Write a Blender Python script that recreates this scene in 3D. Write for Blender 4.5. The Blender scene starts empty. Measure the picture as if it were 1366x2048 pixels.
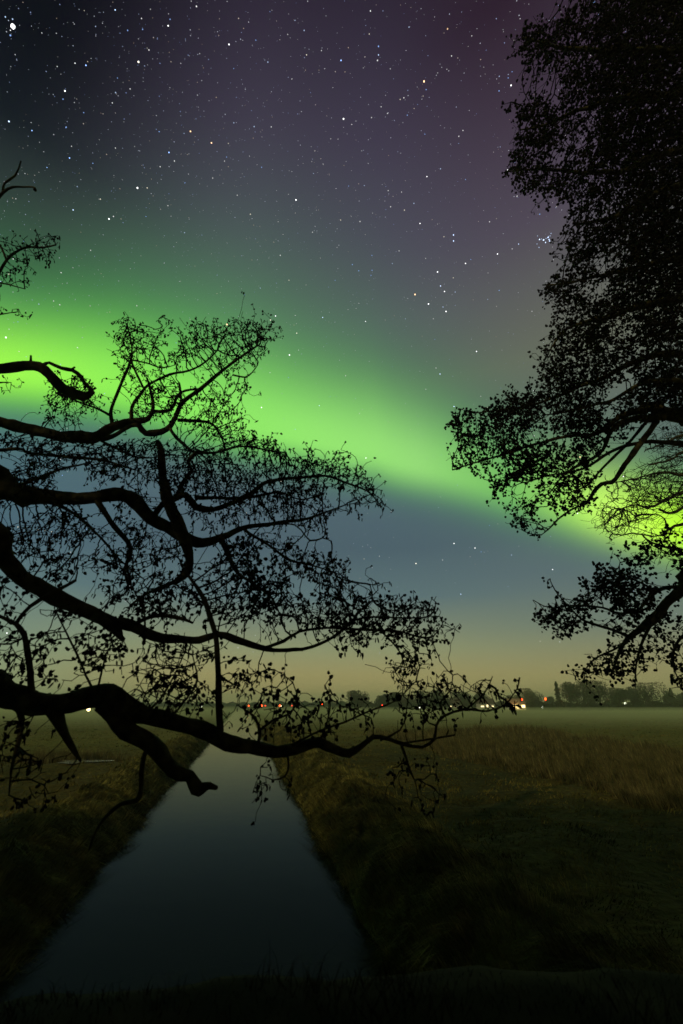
import bpy, bmesh, math, random, os
import numpy as np
from mathutils import Vector, Matrix

random.seed(7)
rng = np.random.default_rng(7)
C = bpy.context.scene.collection
scene = bpy.context.scene

# ------------------------------------------------------------------ camera
CAM = np.array([0.0, 0.0, 4.0])
PITCH = math.atan(381 / 910)
CP, SP = math.cos(PITCH), math.sin(PITCH)
cam_data = bpy.data.cameras.new('camera')
cam_data.sensor_fit = 'VERTICAL'
cam_data.sensor_height = 36.0
cam_data.lens = 16.0
cam_data.clip_start = 0.05
cam_data.clip_end = 9000
cam_data.dof.use_dof = True
cam_data.dof.focus_distance = 40.0
cam_data.dof.aperture_fstop = 1.4
cam = bpy.data.objects.new('camera', cam_data)
C.objects.link(cam)
cam.location = CAM
cam.rotation_euler = (math.pi / 2 + PITCH, 0, 0)
scene.camera = cam
scene.view_settings.view_transform = 'Standard'
scene.view_settings.look = 'None'
scene.view_settings.exposure = 0.0
scene.view_settings.gamma = 1.0
scene.cycles.max_bounces = 6
scene.cycles.volume_bounces = 1
scene.cycles.transparent_max_bounces = 8
scene.cycles.use_denoising = True
scene.cycles.volume_step_rate = 4


def at(x, y, d):
    """A point d metres in front of the camera, seen at photo pixel x, y."""
    u = (x - 683) / 910
    v = (1024 - y) / 910
    return np.array([CAM[0] + u * d, CAM[1] + d * (CP - v * SP), CAM[2] + d * (SP + v * CP)])


def direction(x, y):
    p = at(x, y, 1.0) - CAM
    return p / np.linalg.norm(p)


def lin(c):
    out = []
    for v in c[:3]:
        v = v / 255
        out.append(v / 12.92 if v <= 0.04045 else ((v + 0.055) / 1.055) ** 2.4)
    return (*out, 1.0)


# ------------------------------------------------------------------ night sky
world = bpy.data.worlds.new('World')
scene.world = world
world.use_nodes = True
wt = world.node_tree
wt.nodes.clear()


def N(tree, kind, **kw):
    n = tree.nodes.new(kind)
    for k, v in kw.items():
        setattr(n, k, v)
    return n


def M(op, a, b=None, c=None, clamp=False, tree=None):
    tree = tree or wt
    n = tree.nodes.new('ShaderNodeMath')
    n.operation = op
    n.use_clamp = clamp
    for i, v in enumerate((a, b, c)):
        if v is None:
            continue
        if isinstance(v, (int, float)):
            n.inputs[i].default_value = v
        else:
            tree.links.new(v, n.inputs[i])
    return n.outputs[0]


def ramp(fac, stops, tree=None, interp='B_SPLINE'):
    tree = tree or wt
    n = tree.nodes.new('ShaderNodeValToRGB')
    cr = n.color_ramp
    cr.interpolation = interp
    while len(cr.elements) > 1:
        cr.elements.remove(cr.elements[-1])
    cr.elements[0].position = stops[0][0]
    cr.elements[0].color = stops[0][1]
    for p, col in stops[1:]:
        e = cr.elements.new(p)
        e.color = col
    tree.links.new(fac, n.inputs[0])
    return n.outputs[0]


def mix(fac, a, b, blend='MIX', tree=None):
    tree = tree or wt
    n = tree.nodes.new('ShaderNodeMix')
    n.data_type = 'RGBA'
    n.blend_type = blend
    n.clamp_factor = True
    for s, v in ((n.inputs[0], fac), (n.inputs[6], a), (n.inputs[7], b)):
        if isinstance(v, (int, float)):
            s.default_value = v
        elif isinstance(v, tuple):
            s.default_value = v
        else:
            tree.links.new(v, s)
    return n.outputs[2]


def smooth(v, a, b, tree=None):
    tree = tree or wt
    n = tree.nodes.new('ShaderNodeMapRange')
    n.interpolation_type = 'SMOOTHSTEP'
    tree.links.new(v, n.inputs[0])
    n.inputs[1].default_value = a
    n.inputs[2].default_value = b
    n.inputs[3].default_value = 0
    n.inputs[4].default_value = 1
    return n.outputs[0]


tc = N(wt, 'ShaderNodeTexCoord')
sep = N(wt, 'ShaderNodeSeparateXYZ')
wt.links.new(tc.outputs['Generated'], sep.inputs[0])
X_, Y_, Z_ = sep.outputs
el = M('MULTIPLY', M('ARCSINE', Z_), 180 / math.pi)
az = M('MULTIPLY', M('ARCTAN2', X_, Y_), 180 / math.pi)
tel = M('DIVIDE', el, 90, clamp=True)


def sky_ramp(rows):
    return ramp(tel, [(e / 90, lin(c)) for e, c in rows], interp='LINEAR')


centre = sky_ramp([(0, (166, 152, 98)), (3, (162, 152, 102)), (6, (142, 148, 112)), (12, (92, 114, 118)), (18, (76, 96, 107)),
                   (24, (80, 100, 111)), (38, (88, 102, 98)), (45, (86, 92, 98)), (53, (76, 76, 90)), (62, (64, 58, 76)),
                   (72, (44, 36, 52)), (90, (25, 20, 32))])
left = sky_ramp([(0, (116, 146, 118)), (3, (124, 156, 126)), (7, (110, 140, 130)), (16, (72, 102, 120)), (27, (76, 112, 116)),
                 (42, (50, 62, 62)), (47, (42, 47, 53)), (52, (19, 23, 33)), (58, (12, 14, 24)), (67, (10, 10, 20)),
                 (90, (9, 9, 16))])
right = sky_ramp([(0, (158, 147, 96)), (3, (152, 145, 100)), (8, (110, 124, 112)), (14, (91, 108, 112)), (22, (84, 102, 106)),
                  (38, (104, 108, 94)), (45, (92, 92, 92)), (51, (80, 72, 86)), (58, (68, 57, 72)), (67, (46, 32, 47)),
                  (90, (26, 18, 28))])
base = mix(smooth(az, -14, -54), centre, left)
base = mix(smooth(az, 4, 36), base, right)


def az_ramp(rows, scale):
    f = M('DIVIDE', M('ADD', az, 70), 140, clamp=True)
    return ramp(f, [((a + 70) / 140, (v / scale, v / scale, v / scale, 1)) for a, v in rows], interp='B_SPLINE')


arc = M('MULTIPLY', az_ramp([(-70, 24), (-58, 27), (-43, 32.3), (-33, 34), (-14, 34.3), (5, 29.6), (13, 27.6), (21, 24.9), (31.5, 19.3), (40, 15.6), (55, 11), (70, 8)], 50), 50)
up = M('MULTIPLY', az_ramp([(-70, 5), (-43, 5), (-33, 5.6), (-14, 7.6), (5, 7.4), (21, 5.6), (31.5, 5.0), (40, 4.6), (70, 3)], 50), 50)
amp = az_ramp([(-70, .5), (-50, .95), (-43, 1.0), (-33, .93), (-14, .96), (5, .97), (18, .72), (25, .62), (31.5, .97), (38, 1.0), (55, .8), (70, .4)], 1)
wamp = az_ramp([(-70, .5), (-43, .82), (-33, .85), (-14, .70), (5, .46), (21, .32), (31.5, .3), (40, .3), (70, .1)], 1)
ripple = N(wt, 'ShaderNodeTexNoise')
ripple.inputs['Scale'].default_value = 2.2
ripple.inputs['Detail'].default_value = 1.5
wt.links.new(tc.outputs['Generated'], ripple.inputs['Vector'])
rp = M('MULTIPLY', M('SUBTRACT', ripple.outputs[0], .5), 3.0)
d = M('ADD', M('SUBTRACT', el, arc), rp)
pos = M('MAXIMUM', d, 0)
neg = M('MINIMUM', d, 0)


def gauss(v, s):
    q = M('DIVIDE', v, s)
    return M('EXPONENT', M('MULTIPLY', M('MULTIPLY', q, q), -1))


core = M('MULTIPLY', M('MULTIPLY', gauss(pos, up), gauss(neg, 2.9)), amp)
wing = M('MULTIPLY', M('MULTIPLY', gauss(pos, M('MULTIPLY', up, 2.0)), gauss(neg, 4.4)), wamp)
core_col = ramp(M('DIVIDE', M('ADD', az, 70), 140, clamp=True),
                [(0, (.12, .55, .05, 1)), (.19, (.36, 1.0, .08, 1)), (.32, (.27, .88, .11, 1)), (.46, (.31, .84, .16, 1)), (.58, (.34, .80, .20, 1)),
                 (.66, (.24, .68, .13, 1)), (.70, (.42, .88, .13, 1)), (.735, (.68, 1.15, .15, 1)), (.78, (.55, 1.1, .02, 1)), (1, (.2, .4, .01, 1))], interp='LINEAR')
sky = mix(M('MULTIPLY', wing, .8), base, (.045, .40, .065, 1))
sky = mix(core, sky, core_col)
bg = N(wt, 'ShaderNodeBackground')
wt.links.new(sky, bg.inputs[0])
bg.inputs[1].default_value = 1.0
wo = N(wt, 'ShaderNodeOutputWorld')
wt.links.new(bg.outputs[0], wo.inputs[0])
world.cycles.sampling_method = 'MANUAL'
world.cycles.sample_map_resolution = 512

# added warm light from behind the camera, source unseen, lifts fields and banks
sun_data = bpy.data.lights.new('warm_fill', 'SUN')
sun_data.energy = 1.15
sun_data.angle = math.radians(1)
sun_data.color = (1.0, .86, .48)
sun = bpy.data.objects.new('warm_fill', sun_data)
C.objects.link(sun)
sun.rotation_euler = (math.radians(65), 0, math.radians(-42))

# ------------------------------------------------------------------ helpers


def mesh_from(name, V, F=None, tris=None, quads=None):
    me = bpy.data.meshes.new(name)
    V = np.asarray(V, dtype=np.float32).reshape(-1, 3)
    if F is not None:
        me.from_pydata(V.tolist(), [], F)
        me.update()
        return me
    loops, starts, totals = [], [], []
    n = 0
    if quads is not None and len(quads):
        q = np.asarray(quads, dtype=np.int32).reshape(-1, 4)
        loops.append(q.ravel())
        starts.append(np.arange(len(q)) * 4)
        n = len(q) * 4
    if tris is not None and len(tris):
        t = np.asarray(tris, dtype=np.int32).reshape(-1, 3)
        loops.append(t.ravel())
        starts.append(n + np.arange(len(t)) * 3)
    loops = np.concatenate(loops)
    starts = np.concatenate(starts).astype(np.int32)
    me.vertices.add(len(V))
    me.vertices.foreach_set('co', V.ravel())
    me.loops.add(len(loops))
    me.loops.foreach_set('vertex_index', loops)
    me.polygons.add(len(starts))
    me.polygons.foreach_set('loop_start', starts)
    me.update(calc_edges=True)
    return me


def obj(name, me, mat=None, parent=None, kind=None, smooth_=False):
    o = bpy.data.objects.new(name, me)
    C.objects.link(o)
    if mat is not None and not len(me.materials):
        me.materials.append(mat)
    if parent is not None:
        o.parent = parent
        o.matrix_parent_inverse = Matrix.Translation(-Vector(parent.location))
    if kind:
        o['kind'] = kind
    if smooth_:
        me.polygons.foreach_set('use_smooth', [True] * len(me.polygons))
    return o


def thing(name, label, cat, loc=(0, 0, 0), group=None):
    o = bpy.data.objects.new(name, None)
    C.objects.link(o)
    o.location = [float(v) for v in loc]
    o.empty_display_size = .2
    o['label'] = label
    o['category'] = cat
    if group:
        o['group'] = group
    return o


def tag(o, label, cat, group=None):
    o['label'] = label
    o['category'] = cat
    if group:
        o['group'] = group
    return o


def noise_mat(name, cols, scale=5, rough=.9, bump=.0, stretch=(1, 1, 1), detail=5, spec=.2, random_tint=0):
    m = bpy.data.materials.new(name)
    m.use_nodes = True
    t = m.node_tree
    b = t.nodes['Principled BSDF']
    b.inputs['Roughness'].default_value = rough
    b.inputs['Specular IOR Level'].default_value = spec
    g = N(t, 'ShaderNodeNewGeometry')
    mp = N(t, 'ShaderNodeMapping')
    mp.inputs['Scale'].default_value = stretch
    t.links.new(g.outputs['Position'], mp.inputs[0])
    nz = N(t, 'ShaderNodeTexNoise')
    nz.inputs['Scale'].default_value = scale
    nz.inputs['Detail'].default_value = detail
    t.links.new(mp.outputs[0], nz.inputs['Vector'])
    k = len(cols)
    c = ramp(nz.outputs[0], [(.3 + .4 * i / max(1, k - 1), (*col, 1)) for i, col in enumerate(cols)], tree=t, interp='LINEAR')
    if random_tint:
        hs = N(t, 'ShaderNodeHueSaturation')
        t.links.new(c, hs.inputs['Color'])
        t.links.new(M('ADD', M('MULTIPLY', g.outputs['Random Per Island'], random_tint, tree=t), 1 - random_tint / 2, tree=t), hs.inputs['Value'])
        c = hs.outputs[0]
    t.links.new(c, b.inputs['Base Color'])
    if bump:
        bp = N(t, 'ShaderNodeBump')
        bp.inputs['Strength'].default_value = 1.0
        bp.inputs['Distance'].default_value = bump
        t.links.new(nz.outputs[0], bp.inputs['Height'])
        t.links.new(bp.outputs[0], b.inputs['Normal'])
    return m


def emit_mat(name, col, s, sampled=False):
    m = bpy.data.materials.new(name)
    m.use_nodes = True
    t = m.node_tree
    t.nodes.clear()
    e = N(t, 'ShaderNodeEmission')
    e.inputs[0].default_value = (*col, 1)
    e.inputs[1].default_value = s
    o = N(t, 'ShaderNodeOutputMaterial')
    t.links.new(e.outputs[0], o.inputs[0])
    if not sampled:
        m.cycles.emission_sampling = 'NONE'
    return m


BARK = noise_mat('bark', [(.010, .009, .006), (.035, .028, .015), (.085, .068, .028)], scale=9, bump=.012, rough=.95, spec=.1)
TWIG = noise_mat('twig', [(.005, .004, .003), (.013, .010, .007)], scale=12, spec=.1)
CONE = noise_mat('cone', [(.004, .003, .0025), (.010, .007, .005)], scale=30, spec=.1)
FARTREE = noise_mat('far_tree', [(.016, .014, .008), (.034, .028, .015)], scale=1.2)
GRASSM = noise_mat('grass_blade', [(.022, .020, .005), (.09, .074, .014), (.19, .14, .035)], scale=.9, random_tint=.9, detail=3, spec=.15)
BANKM = noise_mat('bank_grass', [(.018, .017, .004), (.085, .072, .016), (.23, .19, .048)], scale=1.3, random_tint=.9, detail=3, spec=.15)
REEDM = noise_mat('reed', [(.022, .018, .005), (.075, .060, .020), (.18, .142, .055)], scale=2.2, random_tint=.9, detail=3, spec=.15)
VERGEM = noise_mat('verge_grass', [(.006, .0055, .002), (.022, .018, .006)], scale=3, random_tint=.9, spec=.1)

# ------------------------------------------------------------------ ground, canal, water
WATER_Z = 0.0
HALF = 3.1


def canal_x(y):
    y = np.asarray(y, dtype=float)
    return -.33 - .2 * y


def fbm(x, y, s=1.0, seed=0):
    r = np.zeros_like(x, dtype=float)
    rs = np.random.default_rng(seed)
    for k in range(7):
        f = s * 1.75 ** k
        for j in range(3):
            a = rs.uniform(0, 2 * math.pi)
            p = rs.uniform(0, 2 * math.pi)
            r += np.sin((x * math.cos(a) + y * math.sin(a)) * f + p + 1.7 * np.sin((x * math.sin(a) - y * math.cos(a)) * f * .6 + p * 2)) / 1.75 ** k / 3
    return r


def ground_z(x, y):
    x = np.asarray(x, float)
    y = np.asarray(y, float)
    cx = canal_x(y)
    wob = .14 * fbm(x * 0 + y, x * 0, .55, 3) + .06 * fbm(x * 0 + y, x * 0, 2.6, 5)
    dist = np.abs(x - cx) - HALF - wob
    isr = (x > cx)
    width = np.where(isr, 1.5, 2.1)
    t = np.clip(dist / width, -1, 1)
    h = np.where(t > 0, 1.0 * np.sin(np.clip(t, 0, 1) * math.pi / 2) ** .8, t * 1.6)
    h = h - .15
    lump = .13 * fbm(x, y, .9, 8) + .085 * fbm(x, y, 3.0, 9)
    fade = np.clip(1 - (np.hypot(x, y) - 40) / 120, .12, 1)
    h = h + lump * np.clip(t, 0, 1) * fade
    bulge = np.where(isr, .30 * np.exp(-((dist - 1.5) / 1.2) ** 2), .10 * np.exp(-((dist - 2.2) / 1.4) ** 2))
    return h + bulge * (t > 0) + 0.0


def axis(near, far, n, p):
    t = np.linspace(0, 1, n)
    return near + (far - near) * t ** p


ys = np.concatenate([axis(2.6, 60, 230, 1.5), axis(60, 1500, 70, 2.2)[1:]])
NX = 260
u = np.linspace(-1, 1, NX)
off = np.sign(u) * (np.abs(u) ** 2.6) * 1400 + u * 14
Xg = canal_x(ys)[:, None] * (ys[:, None] < 400) + canal_x(400) * (ys[:, None] >= 400) + off[None, :]
Yg = np.repeat(ys[:, None], NX, 1)
Zg = ground_z(Xg, Yg)
# the canal ends in the mist
V = np.stack([Xg, Yg, Zg], -1).reshape(-1, 3)
ny = len(ys)
idx = np.arange(ny * NX).reshape(ny, NX)
Q = np.stack([idx[:-1, :-1], idx[:-1, 1:], idx[1:, 1:], idx[1:, :-1]], -1).reshape(-1, 4)
gm = bpy.data.materials.new('meadow')
gm.use_nodes = True
t = gm.node_tree
b = t.nodes['Principled BSDF']
b.inputs['Roughness'].default_value = .95
b.inputs['Specular IOR Level'].default_value = .1
g = N(t, 'ShaderNodeNewGeometry')
n1 = N(t, 'ShaderNodeTexNoise')
n1.inputs['Scale'].default_value = .12
n1.inputs['Detail'].default_value = 6
n2 = N(t, 'ShaderNodeTexNoise')
n2.inputs['Scale'].default_value = 5
n2.inputs['Detail'].default_value = 6
t.links.new(g.outputs['Position'], n1.inputs['Vector'])
t.links.new(g.outputs['Position'], n2.inputs['Vector'])
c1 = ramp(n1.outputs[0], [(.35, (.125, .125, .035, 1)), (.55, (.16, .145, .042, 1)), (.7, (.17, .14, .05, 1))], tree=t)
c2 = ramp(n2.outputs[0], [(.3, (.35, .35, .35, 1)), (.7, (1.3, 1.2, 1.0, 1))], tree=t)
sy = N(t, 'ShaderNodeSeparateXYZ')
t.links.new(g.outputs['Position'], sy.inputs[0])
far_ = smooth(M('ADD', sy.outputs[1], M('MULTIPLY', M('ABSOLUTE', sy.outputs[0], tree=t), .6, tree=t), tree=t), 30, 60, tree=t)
near_shade_c = ramp(n1.outputs[0], [(.35, (.03, .027, .008, 1)), (.55, (.07, .058, .014, 1)), (.7, (.11, .08, .025, 1))], tree=t)  # near ground darkened in its colour, in place of shade and lens falloff
t.links.new(mix(1.0, mix(far_, near_shade_c, c1, tree=t), c2, 'MULTIPLY', tree=t), b.inputs['Base Color'])
bp = N(t, 'ShaderNodeBump')
bp.inputs['Distance'].default_value = .12
t.links.new(n2.outputs[0], bp.inputs['Height'])
t.links.new(bp.outputs[0], b.inputs['Normal'])
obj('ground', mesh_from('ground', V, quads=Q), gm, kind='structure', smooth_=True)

wm = bpy.data.materials.new('canal_water')
wm.use_nodes = True
t = wm.node_tree
b = t.nodes['Principled BSDF']
b.inputs['Base Color'].default_value = (.012, .015, .006, 1)
b.inputs['Roughness'].default_value = .085
b.inputs['IOR'].default_value = 1.09
g = N(t, 'ShaderNodeNewGeometry')
n1 = N(t, 'ShaderNodeTexNoise')
n1.inputs['Scale'].default_value = 1.4
n1.inputs['Detail'].default_value = 2
t.links.new(g.outputs['Position'], n1.inputs['Vector'])
bp = N(t, 'ShaderNodeBump')
bp.inputs['Distance'].default_value = .004
t.links.new(n1.outputs[0], bp.inputs['Height'])
t.links.new(bp.outputs[0], b.inputs['Normal'])
wy = np.linspace(-3, 400, 40)
wv = np.concatenate([[[canal_x(y) - 4.2, y, WATER_Z], [canal_x(y) + 4.2, y, WATER_Z]] for y in wy])
wq = [[2 * i, 2 * i + 1, 2 * i + 3, 2 * i + 2] for i in range(len(wy) - 1)]
obj('water', mesh_from('water', wv, quads=wq), wm, kind='structure')

# the shallow puddle left of the canal
pc = at(165, 1522, 25.0)
pcx, pcy = pc[0], pc[1]
pz = float(ground_z(pcx, pcy)) + .10
pm = bpy.data.materials.new('puddle_water')
pm.use_nodes = True
b = pm.node_tree.nodes['Principled BSDF']
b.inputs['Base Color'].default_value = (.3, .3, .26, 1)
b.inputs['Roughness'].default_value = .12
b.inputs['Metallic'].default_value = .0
ang = np.linspace(0, 2 * math.pi, 40, endpoint=False)
rr = 1 + .25 * np.sin(3 * ang + 1) + .15 * np.sin(7 * ang)
pv = [[pcx, pcy, pz]] + [[pcx + 1.2 * rr[i] * math.cos(ang[i]), pcy + .8 * rr[i] * math.sin(ang[i]) + .12 * math.cos(ang[i]), pz] for i in range(40)]
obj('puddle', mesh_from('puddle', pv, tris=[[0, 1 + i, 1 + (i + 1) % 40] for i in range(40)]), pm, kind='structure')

# grassy bridge verge the camera stands on, out of focus at the bottom
vy = np.concatenate([np.linspace(-4, 3.1, 40), np.linspace(3.15, 3.5, 6)])
vx = np.linspace(-9, 9, 120)
VX, VY = np.meshgrid(vx, vy)
edge = 3.3 + .12 * fbm(VX, VX * 0, 1.3, 21) + .25 * np.tanh(VX / 2)
VY2 = np.where(VY > 3.0, VY - 3.3 + edge, VY)
VZ = 2.60 + .06 * fbm(VX, VY, 2.2, 22) - np.clip(VY - 3.0, 0, 1) ** 2 * .3
top = np.stack([VX, VY2, VZ], -1)
low = top[-1].copy()
low[:, 2] = -1.2
allv = np.concatenate([top.reshape(-1, 3), low])
n_r, n_c = VX.shape
idx = np.arange(n_r * n_c).reshape(n_r, n_c)
Q = np.stack([idx[:-1, :-1], idx[:-1, 1:], idx[1:, 1:], idx[1:, :-1]], -1).reshape(-1, 4)
lowi = n_r * n_c + np.arange(n_c)
Q2 = np.stack([idx[-1, :-1], idx[-1, 1:], lowi[1:], lowi[:-1]], -1)
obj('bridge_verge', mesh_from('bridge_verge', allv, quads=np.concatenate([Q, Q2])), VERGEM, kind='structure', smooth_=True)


# ------------------------------------------------------------------ grass
def blades(name, P, H, W, lean, mat, segs=2, label=None, cat='grass', dirs=None):
    """P roots, H heights, W widths, lean: how far each tip falls over, dirs: unit lean direction."""
    n = len(P)
    if dirs is None:
        a = rng.uniform(0, 2 * math.pi, n)
        dirs = np.stack([np.cos(a), np.sin(a)], 1)
    side = rng.uniform(0, 2 * math.pi, n)
    sx = np.stack([np.cos(side), np.sin(side) * .4, np.zeros(n)], 1)
    sx /= np.linalg.norm(sx, axis=1)[:, None]
    rows = []
    for k in range(segs + 1):
        f = k / segs
        c = P.copy()
        c[:, :2] += dirs * (lean * H * f ** 1.6)[:, None]
        drop = np.clip(1 - lean ** 2 * .28 * f ** 2, .15, 1)
        c[:, 2] += H * f * drop - lean * .42 * H * f ** 3
        w = W * (1 - f) * .5
        if k < segs:
            rows.append(c - sx * w[:, None])
            rows.append(c + sx * w[:, None])
        else:
            rows.append(c)
    R = np.stack(rows, 1)
    m = R.shape[1]
    basei = (np.arange(n) * m)[:, None]
    quads = []
    for k in range(segs - 1):
        quads.append(basei + np.array([2 * k, 2 * k + 1, 2 * k + 3, 2 * k + 2]))
    tri = basei + np.array([2 * segs - 2, 2 * segs - 1, 2 * segs])
    me = mesh_from(name, R.reshape(-1, 3), quads=np.concatenate(quads) if quads else None, tris=tri)
    o = obj(name, me, mat, kind='stuff')
    if label:
        tag(o, label, cat)
    return o


def scatter(n, y0, y1, x0f, x1f, power=1.8):
    t_ = rng.random(n)
    y = y0 * (y1 / y0) ** t_
    x = x0f(y) + (x1f(y) - x0f(y)) * rng.random(n)
    return x, y


def wob(y):
    return .14 * fbm(y, y * 0, .55, 3) + .06 * fbm(y, y * 0, 2.6, 5)


# draped tussocks on both banks, combed towards the water and along it
def bank(side, n, name, label, w_in, w_out):
    t_ = rng.random(n)
    y = 3.2 * (75 / 3.2) ** t_
    off_ = rng.beta(1.1, 1.5, n) * (w_out - w_in) + w_in
    x = canal_x(y) + side * (HALF + wob(y) + off_)
    z = ground_z(x, y)
    swirl = fbm(x, y, 1.1, 31) * 1.3
    a = (math.pi if side > 0 else 0) + swirl + rng.normal(0, .35, n) - side * .5
    dirs = np.stack([np.cos(a), np.sin(a)], 1)
    clump = .5 + .5 * np.clip(fbm(x, y, 3.5, 33) + .5, 0, 1.4)
    H = rng.uniform(.2, .55, n) * clump * np.where(fbm(x, y, 2.3, 37) > .1, 1.25, .6)
    W = (.006 + .0011 * y) * rng.uniform(.7, 1.5, n)
    blades(name, np.stack([x, y, z - .02], 1), H, W, rng.uniform(.7, 1.5, n), BANKM, segs=2, label=label, dirs=dirs)


bank(1, 70000, 'bank_grass', 'long straw brown grass draped over the right bank of the canal', -.12, 3.2)
bank(-1, 55000, 'bank_grass', 'long brown grass hanging down the left bank to the water', -.12, 2.6)


def meadow(side, n, name, label):
    t_ = rng.random(n)
    y = 3.2 * (110 / 3.2) ** t_
    x = canal_x(y) + side * (HALF + 2.2 + (9 + y * .75) * rng.random(n) ** 1.1)
    z = ground_z(x, y)
    clump = np.clip(fbm(x, y, 2.0, 41) * .6 + .7, .25, 1.6)
    a = fbm(x, y, .8, 42) * 2 + rng.normal(0, .6, n)
    dirs = np.stack([np.cos(a), np.sin(a)], 1)
    H = rng.uniform(.08, .22, n) * clump
    W = (.007 + .0013 * y) * rng.uniform(.7, 1.5, n)
    blades(name, np.stack([x, y, z - .015], 1), H, W, rng.uniform(.4, 1.4, n), GRASSM, segs=2, label=label, dirs=dirs)


meadow(1, 90000, 'meadow_grass', 'short tufted green grass on the meadow right of the canal')
meadow(-1, 70000, 'meadow_grass', 'short green grass on the meadow left of the canal')


# tall dry grass strip on the right
def in_strip(n):
    out = []
    while sum(len(o_) for o_ in out) < n:
        y = 12 * (95 / 12) ** rng.random(n)
        near = 10.6 - (y - 16) * .235 + .5 * fbm(y, y * 0, .5, 51)
        near = np.where(y < 16, 10.6 + (16 - y) * .9, near)
        wdt = 7 + y * .27
        r = rng.random(n)
        x = near + wdt * r
        keep = (y < 52 + 14 * r) & (x < y * 1.1 + 6)
        dens = np.clip(fbm(x, y, 1.4, 52) * .9 + .55, .05, 1)
        keep &= rng.random(n) < dens
        out.append(np.stack([x[keep], y[keep]], 1))
    return np.concatenate(out)[:n]


S = in_strip(52000)
x, y = S[:, 0], S[:, 1]
n = len(x)
a = 2.6 + rng.normal(0, .9, n)
clump = np.clip(fbm(x, y, 1.6, 53) * .35 + .85, .4, 1.45)
blades('tall_dry_grass', np.stack([x, y, ground_z(x, y) - .02], 1), (rng.uniform(.45, 1.0, n) + .5 * (rng.random(n) < .06)) * clump,
       (.005 + .0008 * y) * rng.uniform(.5, 1.6, n), rng.uniform(.05, .75, n), REEDM, segs=2,
       label='tall dry brown grass and weeds standing in a strip across the right meadow',
       dirs=np.stack([np.cos(a), np.sin(a)], 1))

# brown thicket patch beside the puddle
n = 3500
x = pcx - 1.6 + rng.normal(0, 1.3, n)
y = pcy + 1.4 + rng.normal(0, .5, n)
blades('dry_weeds', np.stack([x, y, ground_z(x, y) - .02], 1), rng.uniform(.4, 1.0, n), np.full(n, .03), rng.uniform(.1, .8, n), REEDM,
       label='low brown weeds growing behind the pale puddle on the left')

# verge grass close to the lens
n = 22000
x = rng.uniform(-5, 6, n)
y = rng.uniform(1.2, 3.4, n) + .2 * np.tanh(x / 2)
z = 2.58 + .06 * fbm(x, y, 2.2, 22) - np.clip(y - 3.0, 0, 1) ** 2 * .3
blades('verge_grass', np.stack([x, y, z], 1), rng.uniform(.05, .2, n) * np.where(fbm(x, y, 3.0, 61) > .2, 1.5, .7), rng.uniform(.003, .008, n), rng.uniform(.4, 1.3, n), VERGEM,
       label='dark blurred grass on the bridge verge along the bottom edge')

# ------------------------------------------------------------------ branching trees


def catmull(P, step):
    """P rows x y z r; returns resampled rows."""
    P = np.asarray(P, float)
    Q = np.vstack([2 * P[0] - P[1], P, 2 * P[-1] - P[-2]])
    out = []
    for i in range(1, len(Q) - 2):
        p0, p1, p2, p3 = Q[i - 1], Q[i], Q[i + 1], Q[i + 2]
        L = np.linalg.norm(p2[:3] - p1[:3])
        k = max(2, int(L / step))
        for j in range(k):
            t_ = j / k
            out.append(.5 * ((2 * p1) + (-p0 + p2) * t_ + (2 * p0 - 5 * p1 + 4 * p2 - p3) * t_ ** 2 + (-p0 + 3 * p1 - 3 * p2 + p3) * t_ ** 3))
    out.append(Q[-2])
    return np.array(out)


def tube(P, sides, rough=.0, seed=0):
    """Closed tube mesh round rows x y z r."""
    n = len(P)
    T = np.gradient(P[:, :3], axis=0)
    T /= np.linalg.norm(T, axis=1)[:, None] + 1e-9
    up_ = np.array([0.1, .2, 1.0])
    A = np.cross(T, up_)
    A /= np.linalg.norm(A, axis=1)[:, None] + 1e-9
    B = np.cross(T, A)
    th = np.linspace(0, 2 * math.pi, sides, endpoint=False)
    rs = np.random.default_rng(seed)
    rad = np.maximum(P[:, 3], .0015)[:, None] * np.ones((1, sides))
    if rough:
        s = np.arange(n)[:, None]
        ph = rs.uniform(0, 6, 6)
        kn = np.clip(np.convolve(rs.normal(0, 1, n), [.2, .3, .2], 'same') - .55, 0, 1)[:, None]
        rad = rad * (1 + kn * .55 * (1 + np.cos(th - ph[3] - s * .13))) * (.93 + rough * (np.sin(th * 2 + s * .55 + ph[0]) * .5 + np.sin(th * 3 - s * .9 + ph[1]) * .35 + np.sin(s * 1.7 + ph[2]) * .35
                                  + rs.normal(0, .35, (n, sides))))
    V = P[:, None, :3] + rad[:, :, None] * (np.cos(th)[None, :, None] * A[:, None, :] + np.sin(th)[None, :, None] * B[:, None, :])
    V = V.reshape(-1, 3)
    i = np.arange(n - 1)[:, None] * sides
    j = np.arange(sides)[None, :]
    j2 = (j + 1) % sides
    Q = np.stack([i + j, i + j2, i + sides + j2, i + sides + j], -1).reshape(-1, 4)
    V = np.vstack([V, P[0, :3], P[-1, :3] + T[-1] * P[-1, 3] * .5])
    a0, a1 = n * sides, n * sides + 1
    jj = np.arange(sides)
    tr = np.concatenate([np.stack([np.full(sides, a0), (jj + 1) % sides, jj], -1),
                         np.stack([np.full(sides, a1), (n - 1) * sides + jj, (n - 1) * sides + (jj + 1) % sides], -1)])
    return V, Q, tr


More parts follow.
